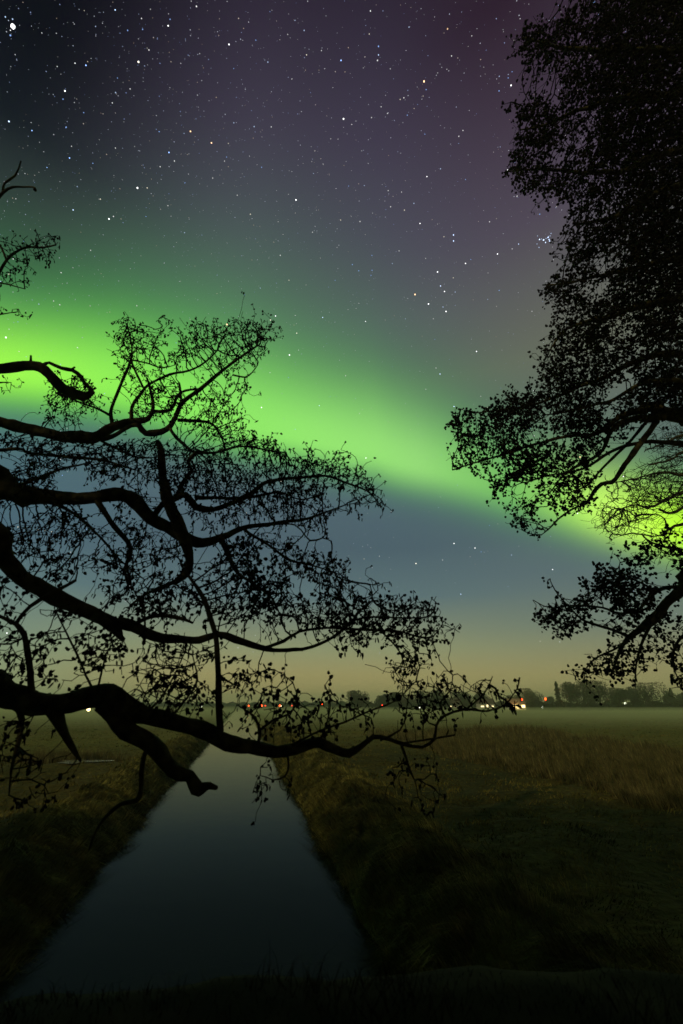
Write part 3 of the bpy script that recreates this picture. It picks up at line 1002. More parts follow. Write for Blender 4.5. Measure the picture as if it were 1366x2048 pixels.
# --- right alder
rt = [(7.6, 5.6, -.2, .5), (7.5, 5.6, 1.0, .40), (7.3, 5.5, 4.0, .33), (7.4, 5.4, 8.0, .28), (7.2, 5.2, 12.0, .2), (7.3, 5.0, 16.0, .1), (7.2, 5.0, 18.5, .04)]
dR, dS = 7.4, 6.2
right_limbs = [
    L(dR, [(1420, 832, 44), (1366, 830, 38), (1330, 828, 30), (1308, 812, 25), (1282, 818, 17), (1245, 832, 13), (1216, 853, 12), (1185, 868, 9), (1140, 872, 7), (1080, 885, 6), (1020, 905, 5), (960, 922, 4), (905, 940, 3)], (8.0, .16)),
    L(dR - .1, [(1330, 832, 22), (1295, 836, 18), (1250, 842, 14), (1222, 862, 10), (1205, 900, 8), (1180, 920, 7), (1150, 935, 6), (1122, 955, 4), (1100, 985, 3)]),
    L(dR - .1, [(1315, 832, 14), (1292, 870, 13), (1266, 905, 12), (1240, 944, 11), (1222, 966, 10), (1202, 970, 9), (1186, 986, 8), (1173, 1004, 8), (1145, 1018, 5), (1110, 1045, 4), (1082, 1070, 2)]),
    L(dR, [(1420, 900, 16), (1366, 887, 14), (1300, 885, 9), (1250, 892, 8), (1216, 906, 7), (1180, 930, 6), (1140, 945, 5), (1100, 950, 4), (1050, 965, 3)], (8.4, .08)),
    L(dR, [(1295, 842, 8), (1262, 880, 7), (1225, 915, 6), (1196, 945, 5), (1175, 970, 4), (1140, 985, 3)]),
    L(dR, [(1172, 1000, 4), (1150, 975, 3), (1130, 962, 3), (1100, 1010, 2)]),
    L(dR + .2, [(1420, 700, 26), (1366, 705, 20), (1300, 715, 14), (1240, 740, 11), (1180, 765, 9), (1120, 790, 7), (1060, 812, 5), (1000, 820, 4), (950, 825, 3), (922, 818, 2)], (9.4, .1)),
    L(dR, [(1420, 590, 24), (1340, 600, 16), (1260, 620, 12), (1190, 640, 9), (1130, 660, 5), (1100, 700, 3)], (10.2, .1)),
    L(dR, [(1420, 520, 22), (1330, 520, 14), (1260, 540, 11), (1200, 550, 8), (1140, 565, 5), (1085, 570, 3)], (10.6, .09)),
    L(dR, [(1420, 380, 24), (1340, 372, 14), (1260, 420, 11), (1200, 440, 8), (1150, 450, 5)], (11.8, .09)),
    L(dR, [(1420, 300, 22), (1320, 310, 14), (1240, 340, 11), (1170, 345, 8), (1100, 340, 6), (1050, 340, 4), (1008, 345, 2)], (12.2, .08)),
    L(dR, [(1420, 200, 22), (1320, 190, 14), (1240, 200, 11), (1160, 220, 8), (1090, 250, 5), (1040, 260, 3)], (13.0, .08)),
    L(dR, [(1420, 120, 20), (1320, 100, 14), (1240, 100, 11), (1160, 98, 9), (1100, 90, 6), (1045, 75, 3)], (13.8, .08)),
    L(dR, [(1420, 20, 20), (1320, 0, 14), (1240, -10, 11), (1180, -20, 8), (1140, -30, 5)], (14.8, .07)),
    L(dR - .4, [(1420, 780, 18), (1350, 760, 12), (1280, 770, 9), (1220, 800, 7), (1150, 820, 5), (1090, 830, 3)], (9.0, .07)),
    # S
    L(dS, [(1420, 1120, 30), (1366, 1178, 25), (1340, 1200, 21), (1308, 1232, 18), (1274, 1262, 14), (1250, 1282, 10), (1234, 1310, 7), (1224, 1345, 3)], (6.2, .1)),
    L(dS, [(1265, 1278, 8), (1230, 1262, 7), (1195, 1250, 6), (1165, 1238, 5), (1135, 1212, 4), (1110, 1180, 3), (1099, 1158, 2)]),
    L(dS + .1, [(1420, 1150, 12), (1366, 1172, 11), (1320, 1178, 8), (1280, 1215, 6), (1240, 1226, 6), (1205, 1215, 5), (1150, 1210, 4), (1100, 1215, 3), (1066, 1200, 2)], (6.5, .05)),
    L(dS - .1, [(1318, 1225, 10), (1300, 1255, 8), (1282, 1290, 6), (1272, 1330, 4), (1270, 1375, 2)]),
    L(dS, [(1255, 1285, 6), (1225, 1300, 5), (1190, 1318, 4), (1165, 1345, 2)]),
    L(dS, [(1420, 1090, 12), (1350, 1098, 6), (1305, 1085, 4), (1283, 1068, 3)], (6.8, .05)),
    L(dS - .2, [(1420, 1240, 12), (1380, 1260, 9), (1350, 1290, 6), (1345, 1330, 4), (1360, 1365, 2)], (5.4, .05)),
    L(dS, [(1310, 1180, 6), (1270, 1160, 4), (1240, 1140, 3), (1240, 1125, 2)]),
]
right_shade = (((-1.0, -8, 2.6), (16, 2.5, 11.5)), 46000)
right_crowns = [
    ([(1150, -20), (1400, -20), (1400, 430), (1200, 480), (1140, 440), (1105, 385), (1045, 395), (1010, 350), (1035, 300), (1030, 240), (1070, 190), (1050, 140), (1040, 70), (1100, 45), (1150, 20)], 6000, dR - .9, dR + 1.3, .2, 21),
    ([(1220, -20), (1400, -20), (1400, 560), (1300, 700), (1220, 500), (1200, 250)], 6500, dR - .6, dR + 1.5, .2, 27),
    ([(1190, 0), (1400, -20), (1400, 800), (1290, 780), (1210, 600), (1190, 300)], 5000, dR + .6, dR + 2.2, .2, 29),
    ([(1400, 400), (1400, 830), (1300, 830), (1200, 860), (1090, 860), (1060, 830), (960, 830), (1010, 815), (1080, 770), (1085, 700), (1115, 625), (1090, 575), (1145, 545), (1130, 480), (1200, 440)], 7500, dR - .8, dR + 1.3, .2, 22),
    ([(895, 945), (930, 900), (905, 865), (925, 812), (1000, 812), (1060, 790), (1150, 780), (1230, 860), (1180, 900), (1100, 940), (1000, 975), (960, 930)], 3000, dR - .7, dR + .6, .4, 23),
    ([(975, 970), (1080, 900), (1190, 880), (1200, 920), (1185, 985), (1150, 1020), (1110, 1045), (1072, 1082), (1022, 1050), (1040, 1000)], 1500, dR - .5, dR + .4, .5, 24),
    ([(1062, 1200), (1098, 1155), (1130, 1205), (1190, 1180), (1240, 1125), (1290, 1085), (1400, 1100), (1400, 1160), (1330, 1190), (1270, 1240), (1240, 1270), (1130, 1270), (1105, 1235)], 1700, dS - .5, dS + .6, .35, 25),
    ([(1155, 1345), (1225, 1290), (1330, 1225), (1400, 1250), (1400, 1390), (1340, 1360), (1335, 1290), (1290, 1340), (1180, 1365)], 700, dS - .4, dS + .5, .35, 26),
    ([(1270, 1080), (1370, 1060), (1400, 1110), (1300, 1110)], 90, dS - .2, dS + .3, .0, 28),
]
_, nr = tree('alder_tree', 'tall dense black alder filling the right edge with cone laden drooping twigs', rt[0][:3], rt, right_limbs, right_crowns,
             .08, .075, 80, .0034, cone=(.032, .0185), catkin=(.05, .007, .15), cone_n=3, cone_keep=.80, jitter=.27, inertia=.7, seed=5, rear_shade=right_shade)

# --- farther bare tree behind the right alder
ft = [(22.5, 20.5, -.2, .45), (22.3, 20.5, 4, .36), (22.0, 20.3, 9, .28), (21.8, 20.2, 14, .2), (21.5, 20, 19, .1), (21.5, 20, 22, .04)]
dT = 22.0
far_limbs = [
    L(dT, [(1430, 975, 16), (1366, 985, 9), (1335, 998, 7), (1300, 1014, 5), (1270, 1010, 3), (1235, 1020, 2)], (13.5, .2)),
    L(dT, [(1430, 1000, 12), (1380, 1010, 8), (1360, 1018, 7), (1338, 1026, 6), (1318, 1018, 5)], (13.0, .12)),
    L(dT, [(1430, 1030, 12), (1366, 1048, 7), (1340, 1056, 6), (1325, 1068, 4), (1305, 1073, 2)], (12.4, .12)),
    L(dT, [(1430, 950, 14), (1366, 950, 8), (1320, 945, 5), (1280, 955, 3), (1230, 965, 2)], (14.5, .12)),
    L(dT, [(1430, 900, 14), (1366, 905, 7), (1340, 920, 5), (1300, 930, 3)], (15.5, .12)),
    L(dT, [(1332, 1058, 4), (1330, 1040, 3), (1312, 1028, 2), (1295, 1035, 1.5)]),
    L(dT, [(1430, 860, 14), (1366, 870, 7), (1320, 890, 4), (1290, 900, 2)], (16.2, .1)),
]
far_crowns = [
    ([(1192, 1035), (1215, 985), (1260, 960), (1300, 950), (1380, 960), (1380, 1010), (1300, 1010), (1280, 1045), (1225, 1065)], 2600, dT - 1.5, dT + 2, .3, 71),
    ([(1240, 960), (1275, 910), (1300, 860), (1400, 860), (1400, 970), (1290, 955)], 1500, dT - 1, dT + 2.5, .3, 72),
    ([(1285, 1025), (1330, 1030), (1325, 1070), (1300, 1075)], 110, dT - .5, dT + .5, .0, 73),
]
_, nf = tree('bare_tree', 'finely twigged bare tree showing against the brightest green aurora behind the right alder', ft[0][:3], ft, far_limbs, far_crowns,
             .2, .14, 80, .0082, cone=(0, 0), catkin=(0, 0), seed=9, jitter=.22)

# ------------------------------------------------------------------ far things
FAR_Z = .85


def on_ground(px, dist):
    """Ground point seen in column px, dist metres off along the ground."""
    u_ = (px - 683) / 910
    k = dist / (CP + .4187 * SP)
    return np.array([u_ * k, dist, FAR_Z])


def far_tree(px, top_px, width_px, dist, label, shape='round', cat='tree', group='bare trees along the far edge of the fields', dens=1.0, name='far_tree'):
    base_ = on_ground(px, dist)
    sc = dist / (CP + .4187 * SP) / 910       # metres per photo pixel there
    hgt = max(2.0, (1405 - top_px) * sc * .93 + CAM[2] - FAR_Z)
    wd = width_px * sc
    root = thing(name, label, cat, base_, group)
    rs = np.random.default_rng(int(px * 7 + dist))
    tr = np.array([[0, 0, -.3, wd * .03 + .12], [rs.normal(0, .2), 0, hgt * .35, wd * .025 + .1], [rs.normal(0, .3), 0, hgt * .7, .08], [rs.normal(0, .3), 0, hgt * .93, .03]])
    tr[:, :3] += base_
    V, Q, T_ = tube(catmull(tr, hgt / 8), 6)
    obj('trunk', mesh_from('trunk', V, quads=Q, tris=T_), FARTREE, root)
    n_ = int((4200 if shape != 'conifer' else 1500) * dens)
    d_ = rs.normal(0, 1, (n_, 3))
    d_ /= np.linalg.norm(d_, axis=1)[:, None]
    if shape == 'round':
        nb = 9
        cc = np.stack([rs.uniform(-.30, .30, nb) * wd, rs.uniform(-.28, .28, nb) * wd, rs.uniform(.3, .82, nb) * hgt], 1)
        cr_ = rs.uniform(.23, .33, nb) * min(wd, hgt * 1.2)
        k = rs.integers(0, nb, n_)
        P_ = cc[k] + d_ * cr_[k][:, None] * (rs.random(n_) ** .4)[:, None] * np.array([1, 1, 1.05])
        P_[:, 2] = np.minimum(P_[:, 2], hgt * rs.uniform(.93, 1.0, n_))
    elif shape == 'conifer':
        h_ = rs.random(n_) ** .8
        rad_ = wd * .5 * np.clip(1.05 - h_, .05, 1) ** .6 * (.75 + .25 * np.sin(h_ * 30))
        P_ = np.stack([d_[:, 0] * rad_, d_[:, 1] * rad_, .12 * hgt + h_ * hgt * .88], 1)
    else:   # hedge
        P_ = np.stack([rs.uniform(-.5, .5, n_) * wd, rs.normal(0, 1.2, n_), rs.random(n_) ** .7 * hgt], 1)
        P_[:, 2] *= .8 + .2 * np.sin(P_[:, 0] * .6 + px)
    P_ += base_
    s_ = rs.uniform(.4, 1.1, n_)[:, None] * .00135 * dist / 0.9
    a_ = rs.normal(0, 1, (n_, 3))
    a_ /= np.linalg.norm(a_, axis=1)[:, None]
    b_ = np.cross(a_, rs.normal(0, 1, (n_, 3)))
    b_ /= np.linalg.norm(b_, axis=1)[:, None] + 1e-9
    V = np.stack([P_ + a_ * s_ * 1.6, P_ + b_ * s_ * .5, P_ - a_ * s_ * .8, P_ - b_ * s_ * .5], 1).reshape(-1, 3)
    obj('crown', mesh_from('crown', V, quads=np.arange(n_ * 4).reshape(-1, 4)), FARTREE, root, kind='stuff')
    # limbs fanning through the crown
    for q in range(6):
        a0 = rs.uniform(0, 6.28)
        e = base_ + np.array([math.cos(a0) * wd * .33, math.sin(a0) * wd * .3, hgt * rs.uniform(.6, .9)])
        m_ = base_ + np.array([math.cos(a0) * wd * .1, math.sin(a0) * wd * .1, hgt * .45])
        s0 = base_ + np.array([0, 0, hgt * rs.uniform(.15, .35)])
        V, Q, T_ = tube(np.array([[*s0, .14], [*m_, .1], [*e, .04]]), 4)
        if shape == 'round':
            obj('branch', mesh_from('branch', V, quads=Q, tris=T_), FARTREE, root)
    return root


far_specs = [
    (716, 1381, 54, 230, 'round'), (768, 1388, 50, 250, 'round'), (800, 1384, 50, 245, 'round'), (838, 1382, 55, 250, 'round'), (880, 1380, 50, 260, 'round'),
    (925, 1384, 50, 270, 'round'), (965, 1386, 45, 270, 'round'), (1028, 1390, 44, 300, 'round'), (1066, 1376, 46, 250, 'round'), (1098, 1392, 20, 300, 'round'),
    (1118, 1363, 17, 215, 'conifer'), (1142, 1362, 46, 215, 'round'), (1170, 1359, 52, 215, 'round'), (1200, 1361, 50, 220, 'round'), (1238, 1375, 44, 225, 'round'),
    (1266, 1372, 40, 225, 'round'), (1295, 1364, 62, 215, 'round'), (1335, 1381, 40, 250, 'round'), (1347, 1376, 12, 260, 'conifer'), (1376, 1384, 40, 260, 'round'),
]
words = ['low rounded bare tree standing alone at the left end of the far wood', 'bare tree just right of the lone rounded one', 'broad bare tree in the middle of the far wood, second from its left end',
         'bare tree behind the middle of the low alder branch', 'bare tree left of the lit farmhouse row', 'thin bare tree above the small white lights', 'pale bare tree nearest the left of the lit house',
         'tree lit yellow from below beside the bright house', 'dark domed tree just right of the bright house', 'small bare tree between the red light and the tall wood',
         'narrow dark conifer at the left corner of the tall wood', 'tall bare tree right beside the narrow conifer', 'tallest bare tree in the right hand wood', 'bare tree ending the block of tall wood',
         'open bare tree with a pale gap at its left', 'lower bare tree left of the broad dome', 'broad domed bare tree at the right of the wood', 'low bare tree right of the broad dome',
         'thin spiky conifer near the right edge', 'bare tree cut by the right edge of the view']
for (a_, b_, c_, d_, s_), w_ in zip(far_specs, words):
    far_tree(a_, b_, c_, d_, w_, s_)
# hedges
hed = [(1170, 1400, 230, 205, 'low dark hedge under the right hand wood'), (1330, 1402, 120, 210, 'hedge running on to the right edge below the broad dome'), (820, 1401, 240, 262, 'misty hedge under the far wood in the middle'),
       (620, 1402, 180, 420, 'pale misty hedge line beyond the canal end'), (380, 1404, 300, 460, 'faint hedge line left of the canal in the mist'), (80, 1404, 320, 480, 'faint hedge line behind the left branches'),
       (970, 1402, 140, 290, 'hedge beside the lit farmhouses')]
for px, ty, wpx, dist, lab in hed:
    far_tree(px, ty, wpx, dist, lab, 'hedge', cat='hedge', group='hedges at the far field edge', dens=2.6, name='hedge')

# lights: masts with a red lamp, street lamps, lit houses
POLE = noise_mat('mast_steel', [(.12, .12, .12), (.18, .18, .18)], scale=2)
WALLM = noise_mat('render_wall', [(.35, .33, .28), (.45, .42, .36)], scale=1)
ROOFM = noise_mat('roof_tile', [(.06, .04, .035), (.10, .06, .05)], scale=2)
RED = emit_mat('red_lamp', (1.0, .06, .01), 9.0)
REDDIM = emit_mat('red_lamp_dim', (1.0, .05, .02), 3.0)
WARM = emit_mat('warm_lamp', (1.0, .78, .34), 7.0, True)
WHITE = emit_mat('white_lamp', (.95, 1.0, .75), 4.0)
WINM = emit_mat('lit_window', (1.0, .76, .30), 4.5, True)


def ball(r, seg=8):
    me = bpy.data.meshes.new('ball')
    bm = bmesh.new()
    bmesh.ops.create_icosphere(bm, subdivisions=1 if seg < 8 else 2, radius=r)
    bm.to_mesh(me)
    bm.free()
    return me


def lamp_mast(name, px, py, dist, mat, r_px, label, cat, group):
    base_ = on_ground(px, dist)
    k = dist / (CP + .4187 * SP)
    sc = k / 910
    z_ = 4.0 + (1405 - py) * sc * .93
    z_ = max(z_, FAR_Z + 1.2)
    root = thing(name, label, cat, base_, group)
    r0 = .12 if z_ > 6 else .06
    V, Q, T_ = tube(np.array([[*base_, r0], [base_[0], base_[1], (z_ + base_[2]) / 2, r0 * .8], [base_[0], base_[1], z_ - .15, r0 * .5]]), 6)
    obj('pole', mesh_from('pole', V, quads=Q, tris=T_), POLE, root)
    o = obj('lamp', ball(r_px * sc), mat, root)
    o.location = Vector((0, 0, float(z_ - base_[2])))
    o.matrix_parent_inverse = Matrix.Identity(4)
    return root


reds = [(498, 1415, 330, RED, 1.7, 'red light farthest left in the row beyond the canal'), (524, 1415, 330, RED, 2.0, 'left one of the close pair of red lights'),
        (531, 1415, 330, REDDIM, 1.7, 'right one of the close pair of red lights'), (560, 1415, 330, RED, 2.2, 'red light just right of the close pair'),
        (584, 1415, 330, REDDIM, 1.6, 'dim red light right of the row'), (644, 1407, 330, RED, 2.4, 'bright red light above the row, left of the wood'),
        (764, 1410, 225, REDDIM, 1.5, 'tiny red light in front of the far wood'), (1044, 1399, 228, RED, 2.6, 'orange red light over the bright house'),
        (1092, 1398, 240, RED, 2.6, 'orange red light between the domed tree and the tall wood')]
for px, py, dist, m_, r_, lab in reds:
    lamp_mast('warning_light', px, py, dist, m_, r_ * .8, lab, 'warning light', 'red warning lights along the horizon')
whites = [(180, 1426, 150, WARM, 3.4, 'large warm lamp under the thick branch fork on the left'), (404, 1424, 260, WHITE, 1.1, 'small white lamp behind the twigs left of the upright stem'),
          (563, 1425, 280, WHITE, 1.2, 'small pale green lamp below the red lights'), (838, 1418, 220, WHITE, 1.5, 'single white lamp in the middle of the far wood'),
          (1083, 1418, 230, WHITE, 2.2, 'white lamp right of the domed tree'), (1076, 1418, 235, WHITE, 1.0, 'faint lamp left of the white lamp by the domed tree'),
          (1250, 1407, 212, WHITE, 2.0, 'faint pale lamp in the gap of the right hand wood')]
for px, py, dist, m_, r_, lab in whites:
    lamp_mast('street_lamp', px, py, dist, m_, r_, lab, 'street lamp', 'lamps along the far field edge')


def box(x0, x1, y0, y1, z0, z1):
    V = [(x0, y0, z0), (x1, y0, z0), (x1, y1, z0), (x0, y1, z0), (x0, y0, z1), (x1, y0, z1), (x1, y1, z1), (x0, y1, z1)]
    return V, [(0, 3, 2, 1), (4, 5, 6, 7), (0, 1, 5, 4), (1, 2, 6, 5), (2, 3, 7, 6), (3, 0, 4, 7)]


def house(px, dist, w, h, n_win, label, mat):
    base_ = on_ground(px, dist)
    root = thing('house', label, 'house', base_, 'lit houses at the far field edge')
    x0, y0, z0 = base_
    V, F = box(x0 - w / 2, x0 + w / 2, y0, y0 + 7, z0 - .3, z0 + h)
    obj('wall', mesh_from('wall', V, F=F), WALLM, root)
    V = [(x0 - w / 2 - .3, y0 - .4, z0 + h), (x0 + w / 2 + .3, y0 - .4, z0 + h), (x0 + w / 2 + .3, y0 + 7.4, z0 + h), (x0 - w / 2 - .3, y0 + 7.4, z0 + h),
         (x0 - w / 2 - .3, y0 + 3.5, z0 + h + 2.6), (x0 + w / 2 + .3, y0 + 3.5, z0 + h + 2.6)]
    obj('roof', mesh_from('roof', V, F=[(0, 1, 5, 4), (2, 3, 4, 5), (0, 4, 3), (1, 2, 5), (0, 3, 2, 1)]), ROOFM, root)
    for k in range(n_win):
        cx_ = x0 - w / 2 + w * (k + .5) / n_win
        ww = w / n_win * (.16 + .14 * ((k * 7 + int(px)) % 3) / 2)
        V, F = box(cx_ - ww, cx_ + ww, y0 - .04, y0 + .02, z0 + .9 - .3 * (k % 2), z0 + 1.6 + .5 * ((k + int(px)) % 2))
        obj('window', mesh_from('window', V, F=F), mat, root)
    return root


WINDIM = emit_mat('dim_window', (1.0, .82, .40), 2.4)
house(1035, 235, 7.5, 2.4, 3, 'brightly lit house front glowing yellow below the orange red light', WINM)
house(974, 262, 8, 2.6, 3, 'house with small lit windows behind the right end of the low branch', WINDIM)
house(910, 262, 6.5, 2.6, 3, 'house with small lit windows farthest left of the three', WINDIM)
gl = bpy.data.lights.new('house_lamp', 'POINT')
gl.energy = 1800
gl.color = (1.0, .72, .25)
gl.shadow_soft_size = .5
glo = bpy.data.objects.new('house_lamp', gl)
C.objects.link(glo)
p = on_ground(1033, 232)
glo.location = (p[0], p[1], 4.2)

# ------------------------------------------------------------------ stars
STAR_D = 4000.0
PXM = STAR_D / 910          # metres per photo pixel
star_cols = {'w': ((1.0, 1.0, 1.0), 1.0), 'b': ((.30, .50, 1.0), 1.0), 'o': ((1.0, .62, .34), 1.0), 'y': ((1.0, .92, .72), 1.0), 'p': ((.55, .70, 1.0), 1.0)}
star_mats = {}
for k, (c_, _) in star_cols.items():
    for lv, s_ in (('3', 2.2), ('2', .95), ('1', .45)):
        star_mats[k + lv] = emit_mat('star_' + {'w': 'white', 'b': 'blue', 'o': 'orange', 'y': 'cream', 'p': 'pale_blue'}[k] + '_' + lv, c_, s_)
ball_me = {}


def star(x_, y_, r_, kind, label, group='stars scattered over the night sky', name='star', cat='star'):
    key = kind
    if key not in ball_me:
        me = ball(1.0, 6)
        me.name = 'star'
        me.materials.append(star_mats[kind])
        ball_me[key] = me
    o = bpy.data.objects.new(name, ball_me[key])
    C.objects.link(o)
    dd_ = direction(x_, y_)
    o.location = Vector((dd_ * STAR_D + CAM).tolist())
    s_ = r_ * .56 * STAR_D / 910
    o.scale = (s_, s_, s_)
    tag(o, label, cat, group)
    return o


special = [
    (26, 53, 5.0, 'w3', 'brightest white star in the upper left corner'), (21, 71, 1.8, 'b2', 'blue star just below the brightest one in the upper left corner'),
    (277, 124, 2.2, 'y3', 'cream coloured star right of the brightest one near the top left'), (848, 163, 2.4, 'o3', 'orange star high up right of centre'),
    (687, 238, 2.2, 'w3', 'bright white star high in the middle of the sky'), (381, 263, 1.9, 'o3', 'orange star, the upper left of the two orange ones left of centre'),
    (423, 286, 1.9, 'o3', 'orange star, the lower right of the two orange ones left of centre'), (338, 305, 1.7, 'b3', 'blue star left of the lower orange one'),
    (275, 376, 2.3, 'w3', 'white star with a blue neighbour, left of centre above the aurora'), (18, 243, 1.8, 'p3', 'pale blue star near the left edge below the brightest one'),
    (130, 182, 1.8, 'w3', 'white star between the brightest one and the left edge twigs'), (830, 589, 2.6, 'o3', 'bright orange star above the aurora right of centre'),
    (454, 649, 2.6, 'o3', 'orange double star touching the tip of the left alder crown'), (592, 400, 2.0, 'w3', 'white star in the middle of the grey sky'),
    (218, 438, 2.0, 'w3', 'white star of a pair over the left of the aurora'), (227, 433, 1.5, 'w2', 'fainter partner of the pair over the left of the aurora'),
    (12, 675, 2.2, 'w3', 'white star in the green glow at the left edge'), (579, 710, 2.2, 'w3', 'white star in the green just right of the left crown'),
    (757, 93, 1.8, 'b2', 'blue star above the orange one at the top, highest of a short chain'), (757, 110, 1.6, 'p2', 'middle star of the short chain at the top'),
    (755, 121, 1.7, 'w2', 'lowest star of the short chain at the top'), (682, 121, 1.6, 'b3', 'deep blue star left of the short chain at the top'),
    (458, 89, 1.8, 'w3', 'white star high up left of centre'), (393, 13, 1.7, 'w2', 'star at the top edge left of centre'), (895, 58, 1.8, 'o2', 'warm star near the top right'),
    (1022, 171, 1.8, 'w3', 'white star just left of the right alder top'), (998, 182, 1.4, 'b2', 'small blue star beside the white one near the right alder top'),
    (857, 608, 2.2, 'w3', 'white star in the V shaped group right of the orange star'), (875, 544, 2.0, 'w3', 'white star at the top of the V shaped group'),
    (892, 623, 2.0, 'w3', 'white star at the right foot of the V shaped group'), (889, 583, 1.8, 'w3', 'star midway down the right arm of the V shaped group'),
    (881, 572, 1.6, 'p3', 'pale blue star just above the right arm of the V shaped group'), (907, 470, 1.7, 'p3', 'upper of two stars above the V shaped group'),
    (907, 482, 1.7, 'p3', 'lower of two stars above the V shaped group'), (931, 527, 1.7, 'w3', 'white star between the V group and the star cluster'),
    (840, 447, 1.6, 'w3', 'white star above and left of the V shaped group'), (995, 508, 1.7, 'w3', 'white star left of the star cluster'),
    (953, 703, 1.9, 'w3', 'white star over the aurora right of the V shaped group'), (832, 1127, 2.0, 'y3', 'cream star below the aurora in the blue sky'),
    (908, 1087, 1.9, 'w3', 'upper left of two white stars below the aurora'), (950, 1096, 1.8, 'w3', 'right one of two white stars below the aurora'),
    (885, 1120, 1.5, 'w2', 'small star right of the cream star below the aurora'), (1105, 1139, 1.7, 'w3', 'white star above the lower right branch'),
    (1023, 1110, 1.6, 'p2', 'pale star left of the lower right branch'), (732, 916, 1.8, 'w3', 'white star inside the green band in the middle'),
    (523, 815, 1.9, 'w3', 'white star in the green beside the left crown'), (490, 894, 2.2, 'w3', 'bright white star shining through the twigs of the left crown'),
    (563, 962, 2.4, 'y3', 'bright cream star just over the long thin branch'), (560, 1000, 1.8, 'b3', 'blue star under the long thin branch'),
    (125, 1027, 2.2, 'w3', 'white star under the second thick branch on the left'), (22, 995, 1.7, 'b3', 'blue star at the left edge under the thick branch'),
    (1160, 914, 2.0, 'o3', 'orange star showing through the right alder twigs'), (1247, 953, 2.0, 'w3', 'white star right of the bent branch of the right alder'),
    (1188, 4, 2.0, 'b3', 'blue star shining through the top of the right alder'), (1155, 1027, 1.7, 'w3', 'white star under the tip of the bent right branch'),
    (880, 748, 1.6, 'p3', 'pale blue star left of the right alder arm'), (908, 813, 1.7, 'p3', 'pale blue star beside the outermost right alder twig'),
    (872, 736, 1.4, 'w2', 'left one of a faint trio near the right alder arm'), (14, 1266, 1.8, 'w3', 'low white star at the left edge between branches'),
    (551, 632, 1.7, 'w3', 'white star right of the left crown tip'), (541, 640, 1.6, 'y3', 'cream star right of the left crown tip'), (265, 710, 0.01, 'w1', ''),
]
for s_ in special:
    if s_[4]:
        star(*s_)
for (dx, dy, r_) in [(0, 0, 2.1), (-8, -1, 1.7), (9, -5, 1.7), (11, -1, 1.5), (12, 2, 1.6), (4, 5, 1.5), (15, -13, 1.3), (-9, 15, 1.4), (-13, 8, 1.2), (10, -7, 1.3), (-12, -8, 1.0), (5, -3, 1.2), (-4, -2, 1.1), (13, -8, 1.2)]:
    star(1087 + dx, 480 + dy, r_, 'p3' if r_ > 1.4 else 'p2', 'bluish star packed in the tight cluster left of the right alder', group='stars of the tight bluish cluster', name='star')
for k in range(6):
    star(36 + k * 13.5, 1054 + k * 1.9, 1.4, 'y2', 'faint point in the slanting row of six behind the lower left twigs', group='row of points low in the left sky', name='satellite', cat='satellite')
# remaining individual stars
rs = np.random.default_rng(99)
band = []
while len(band) < 215:
    x_, y_ = rs.uniform(0, 1366), rs.uniform(0, 1330)
    if x_ > 1090 and y_ < 820:
        continue
    if rs.random() < (y_ - 350) / 1100:
        continue
    band.append((x_, y_))
for (x_, y_) in band:
    k = rs.choice(['w', 'b', 'p', 'y'], p=[.42, .26, .22, .10])
    where = ('left' if x_ < 455 else 'middle' if x_ < 910 else 'right') + (' of the dark upper sky' if y_ < 350 else ' of the grey sky above the aurora' if y_ < 640 else ' of the sky in and below the aurora')
    col_ = {'w': 'white', 'b': 'blue', 'p': 'pale blue', 'y': 'cream'}[k]
    star(x_, y_, rs.uniform(1.0, 1.5), k + rs.choice(['3', '2'], p=[.12, .88]), 'small ' + col_ + ' star in the ' + where, group='small ' + col_ + ' stars in the ' + where)
# faint stars nobody could count
n = 5000
dirs_ = []
while len(dirs_) < n:
    x_, y_ = rs.uniform(-250, 1616), rs.uniform(-250, 1340)
    milky = math.exp(-((x_ - 420 - (y_ - 300) * .25) / 330) ** 2)
    if rs.random() > .5 + .5 * milky or rs.random() < (y_ - 560) / 900:
        continue
    dirs_.append(direction(x_, y_))
dirs_ = np.array(dirs_)
oc = np.array([[1, 0, 0], [-1, 0, 0], [0, 1, 0], [0, -1, 0], [0, 0, 1], [0, 0, -1]], float)
of = np.array([[0, 2, 4], [2, 1, 4], [1, 3, 4], [3, 0, 4], [2, 0, 5], [1, 2, 5], [3, 1, 5], [0, 3, 5]])
sz = (.28 + .5 * rs.random(n) ** 3) * STAR_D / 910
V = (dirs_ * STAR_D + CAM)[:, None, :] + oc[None] * sz[:, None, None]
F_ = (np.arange(n) * 6)[:, None, None] + of[None]
fm = bpy.data.materials.new('faint_star')
fm.use_nodes = True
t = fm.node_tree
t.nodes.clear()
g = N(t, 'ShaderNodeNewGeometry')
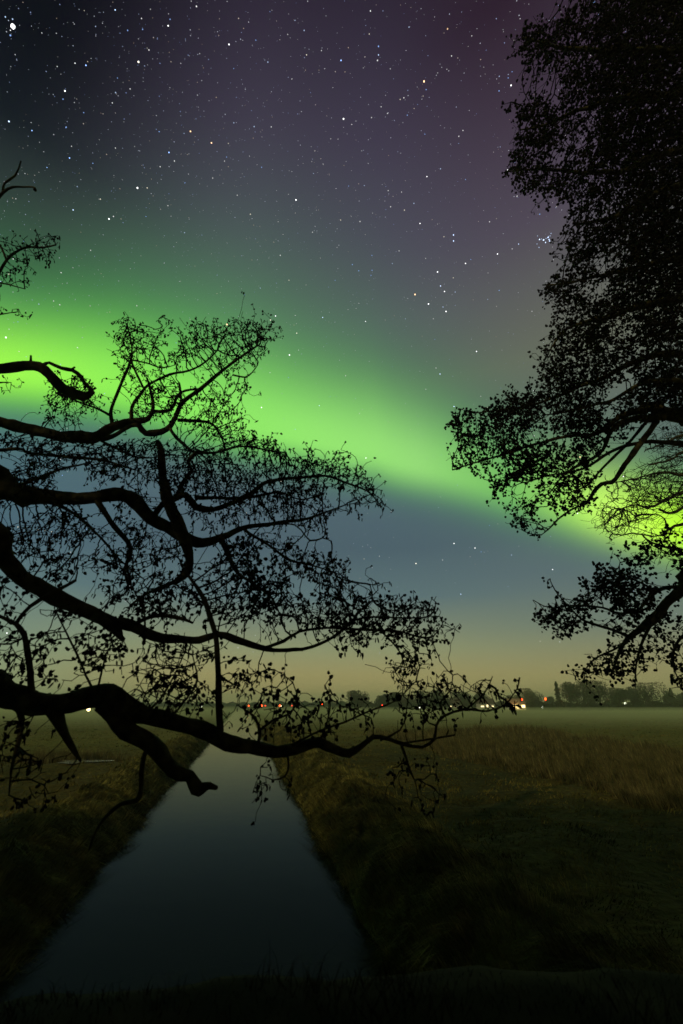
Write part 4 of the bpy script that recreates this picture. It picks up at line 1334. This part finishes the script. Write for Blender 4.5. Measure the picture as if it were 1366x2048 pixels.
e = N(t, 'ShaderNodeEmission')
t.links.new(ramp(g.outputs['Random Per Island'], [(0, (.35, .5, 1, 1)), (.4, (.8, .85, 1, 1)), (.8, (1, 1, 1, 1)), (1, (1, .75, .5, 1))], tree=t, interp='LINEAR'), e.inputs[0])
e.inputs[1].default_value = .62
o_ = N(t, 'ShaderNodeOutputMaterial')
t.links.new(e.outputs[0], o_.inputs[0])
fm.cycles.emission_sampling = 'NONE'
o = obj('faint_stars', mesh_from('faint_stars', V.reshape(-1, 3), tris=F_.reshape(-1, 3)), fm, kind='stuff')
tag(o, 'dust of faint stars over the upper night sky', 'stars')

# ------------------------------------------------------------------ haze
hm = bpy.data.materials.new('haze')
hm.use_nodes = True
t = hm.node_tree
t.nodes.clear()
pvn = N(t, 'ShaderNodeVolumePrincipled')
pvn.inputs['Color'].default_value = (.92, .90, .70, 1)
pvn.inputs['Density'].default_value = .0009
pvn.inputs['Anisotropy'].default_value = .6
o_ = N(t, 'ShaderNodeOutputMaterial')
t.links.new(pvn.outputs[0], o_.inputs['Volume'])
hm.cycles.homogeneous_volume = True
V, F = box(-1500, 1500, -30, 1520, -3.0, 24.0)
o = obj('haze', mesh_from('haze', V, F=F), hm, kind='stuff')
tag(o, 'thin night mist lying over the fields', 'mist')

fg = hm.copy()
fg.name = 'ground_fog'
fg.node_tree.nodes[[n_.name for n_ in fg.node_tree.nodes if n_.type == 'PRINCIPLED_VOLUME'][0]].inputs['Density'].default_value = .0075
fg.node_tree.nodes[[n_.name for n_ in fg.node_tree.nodes if n_.type == 'PRINCIPLED_VOLUME'][0]].inputs['Anisotropy'].default_value = 0.0
fg.node_tree.nodes[[n_.name for n_ in fg.node_tree.nodes if n_.type == 'PRINCIPLED_VOLUME'][0]].inputs['Color'].default_value = (.90, .92, .55, 1)
V, F = box(-260, 300, 62, 209, .3, 2.4)
o = obj('ground_fog', mesh_from('ground_fog', V, F=F), fg, kind='stuff')
tag(o, 'shallow pale ground fog lying on the far field in front of the wood', 'fog')
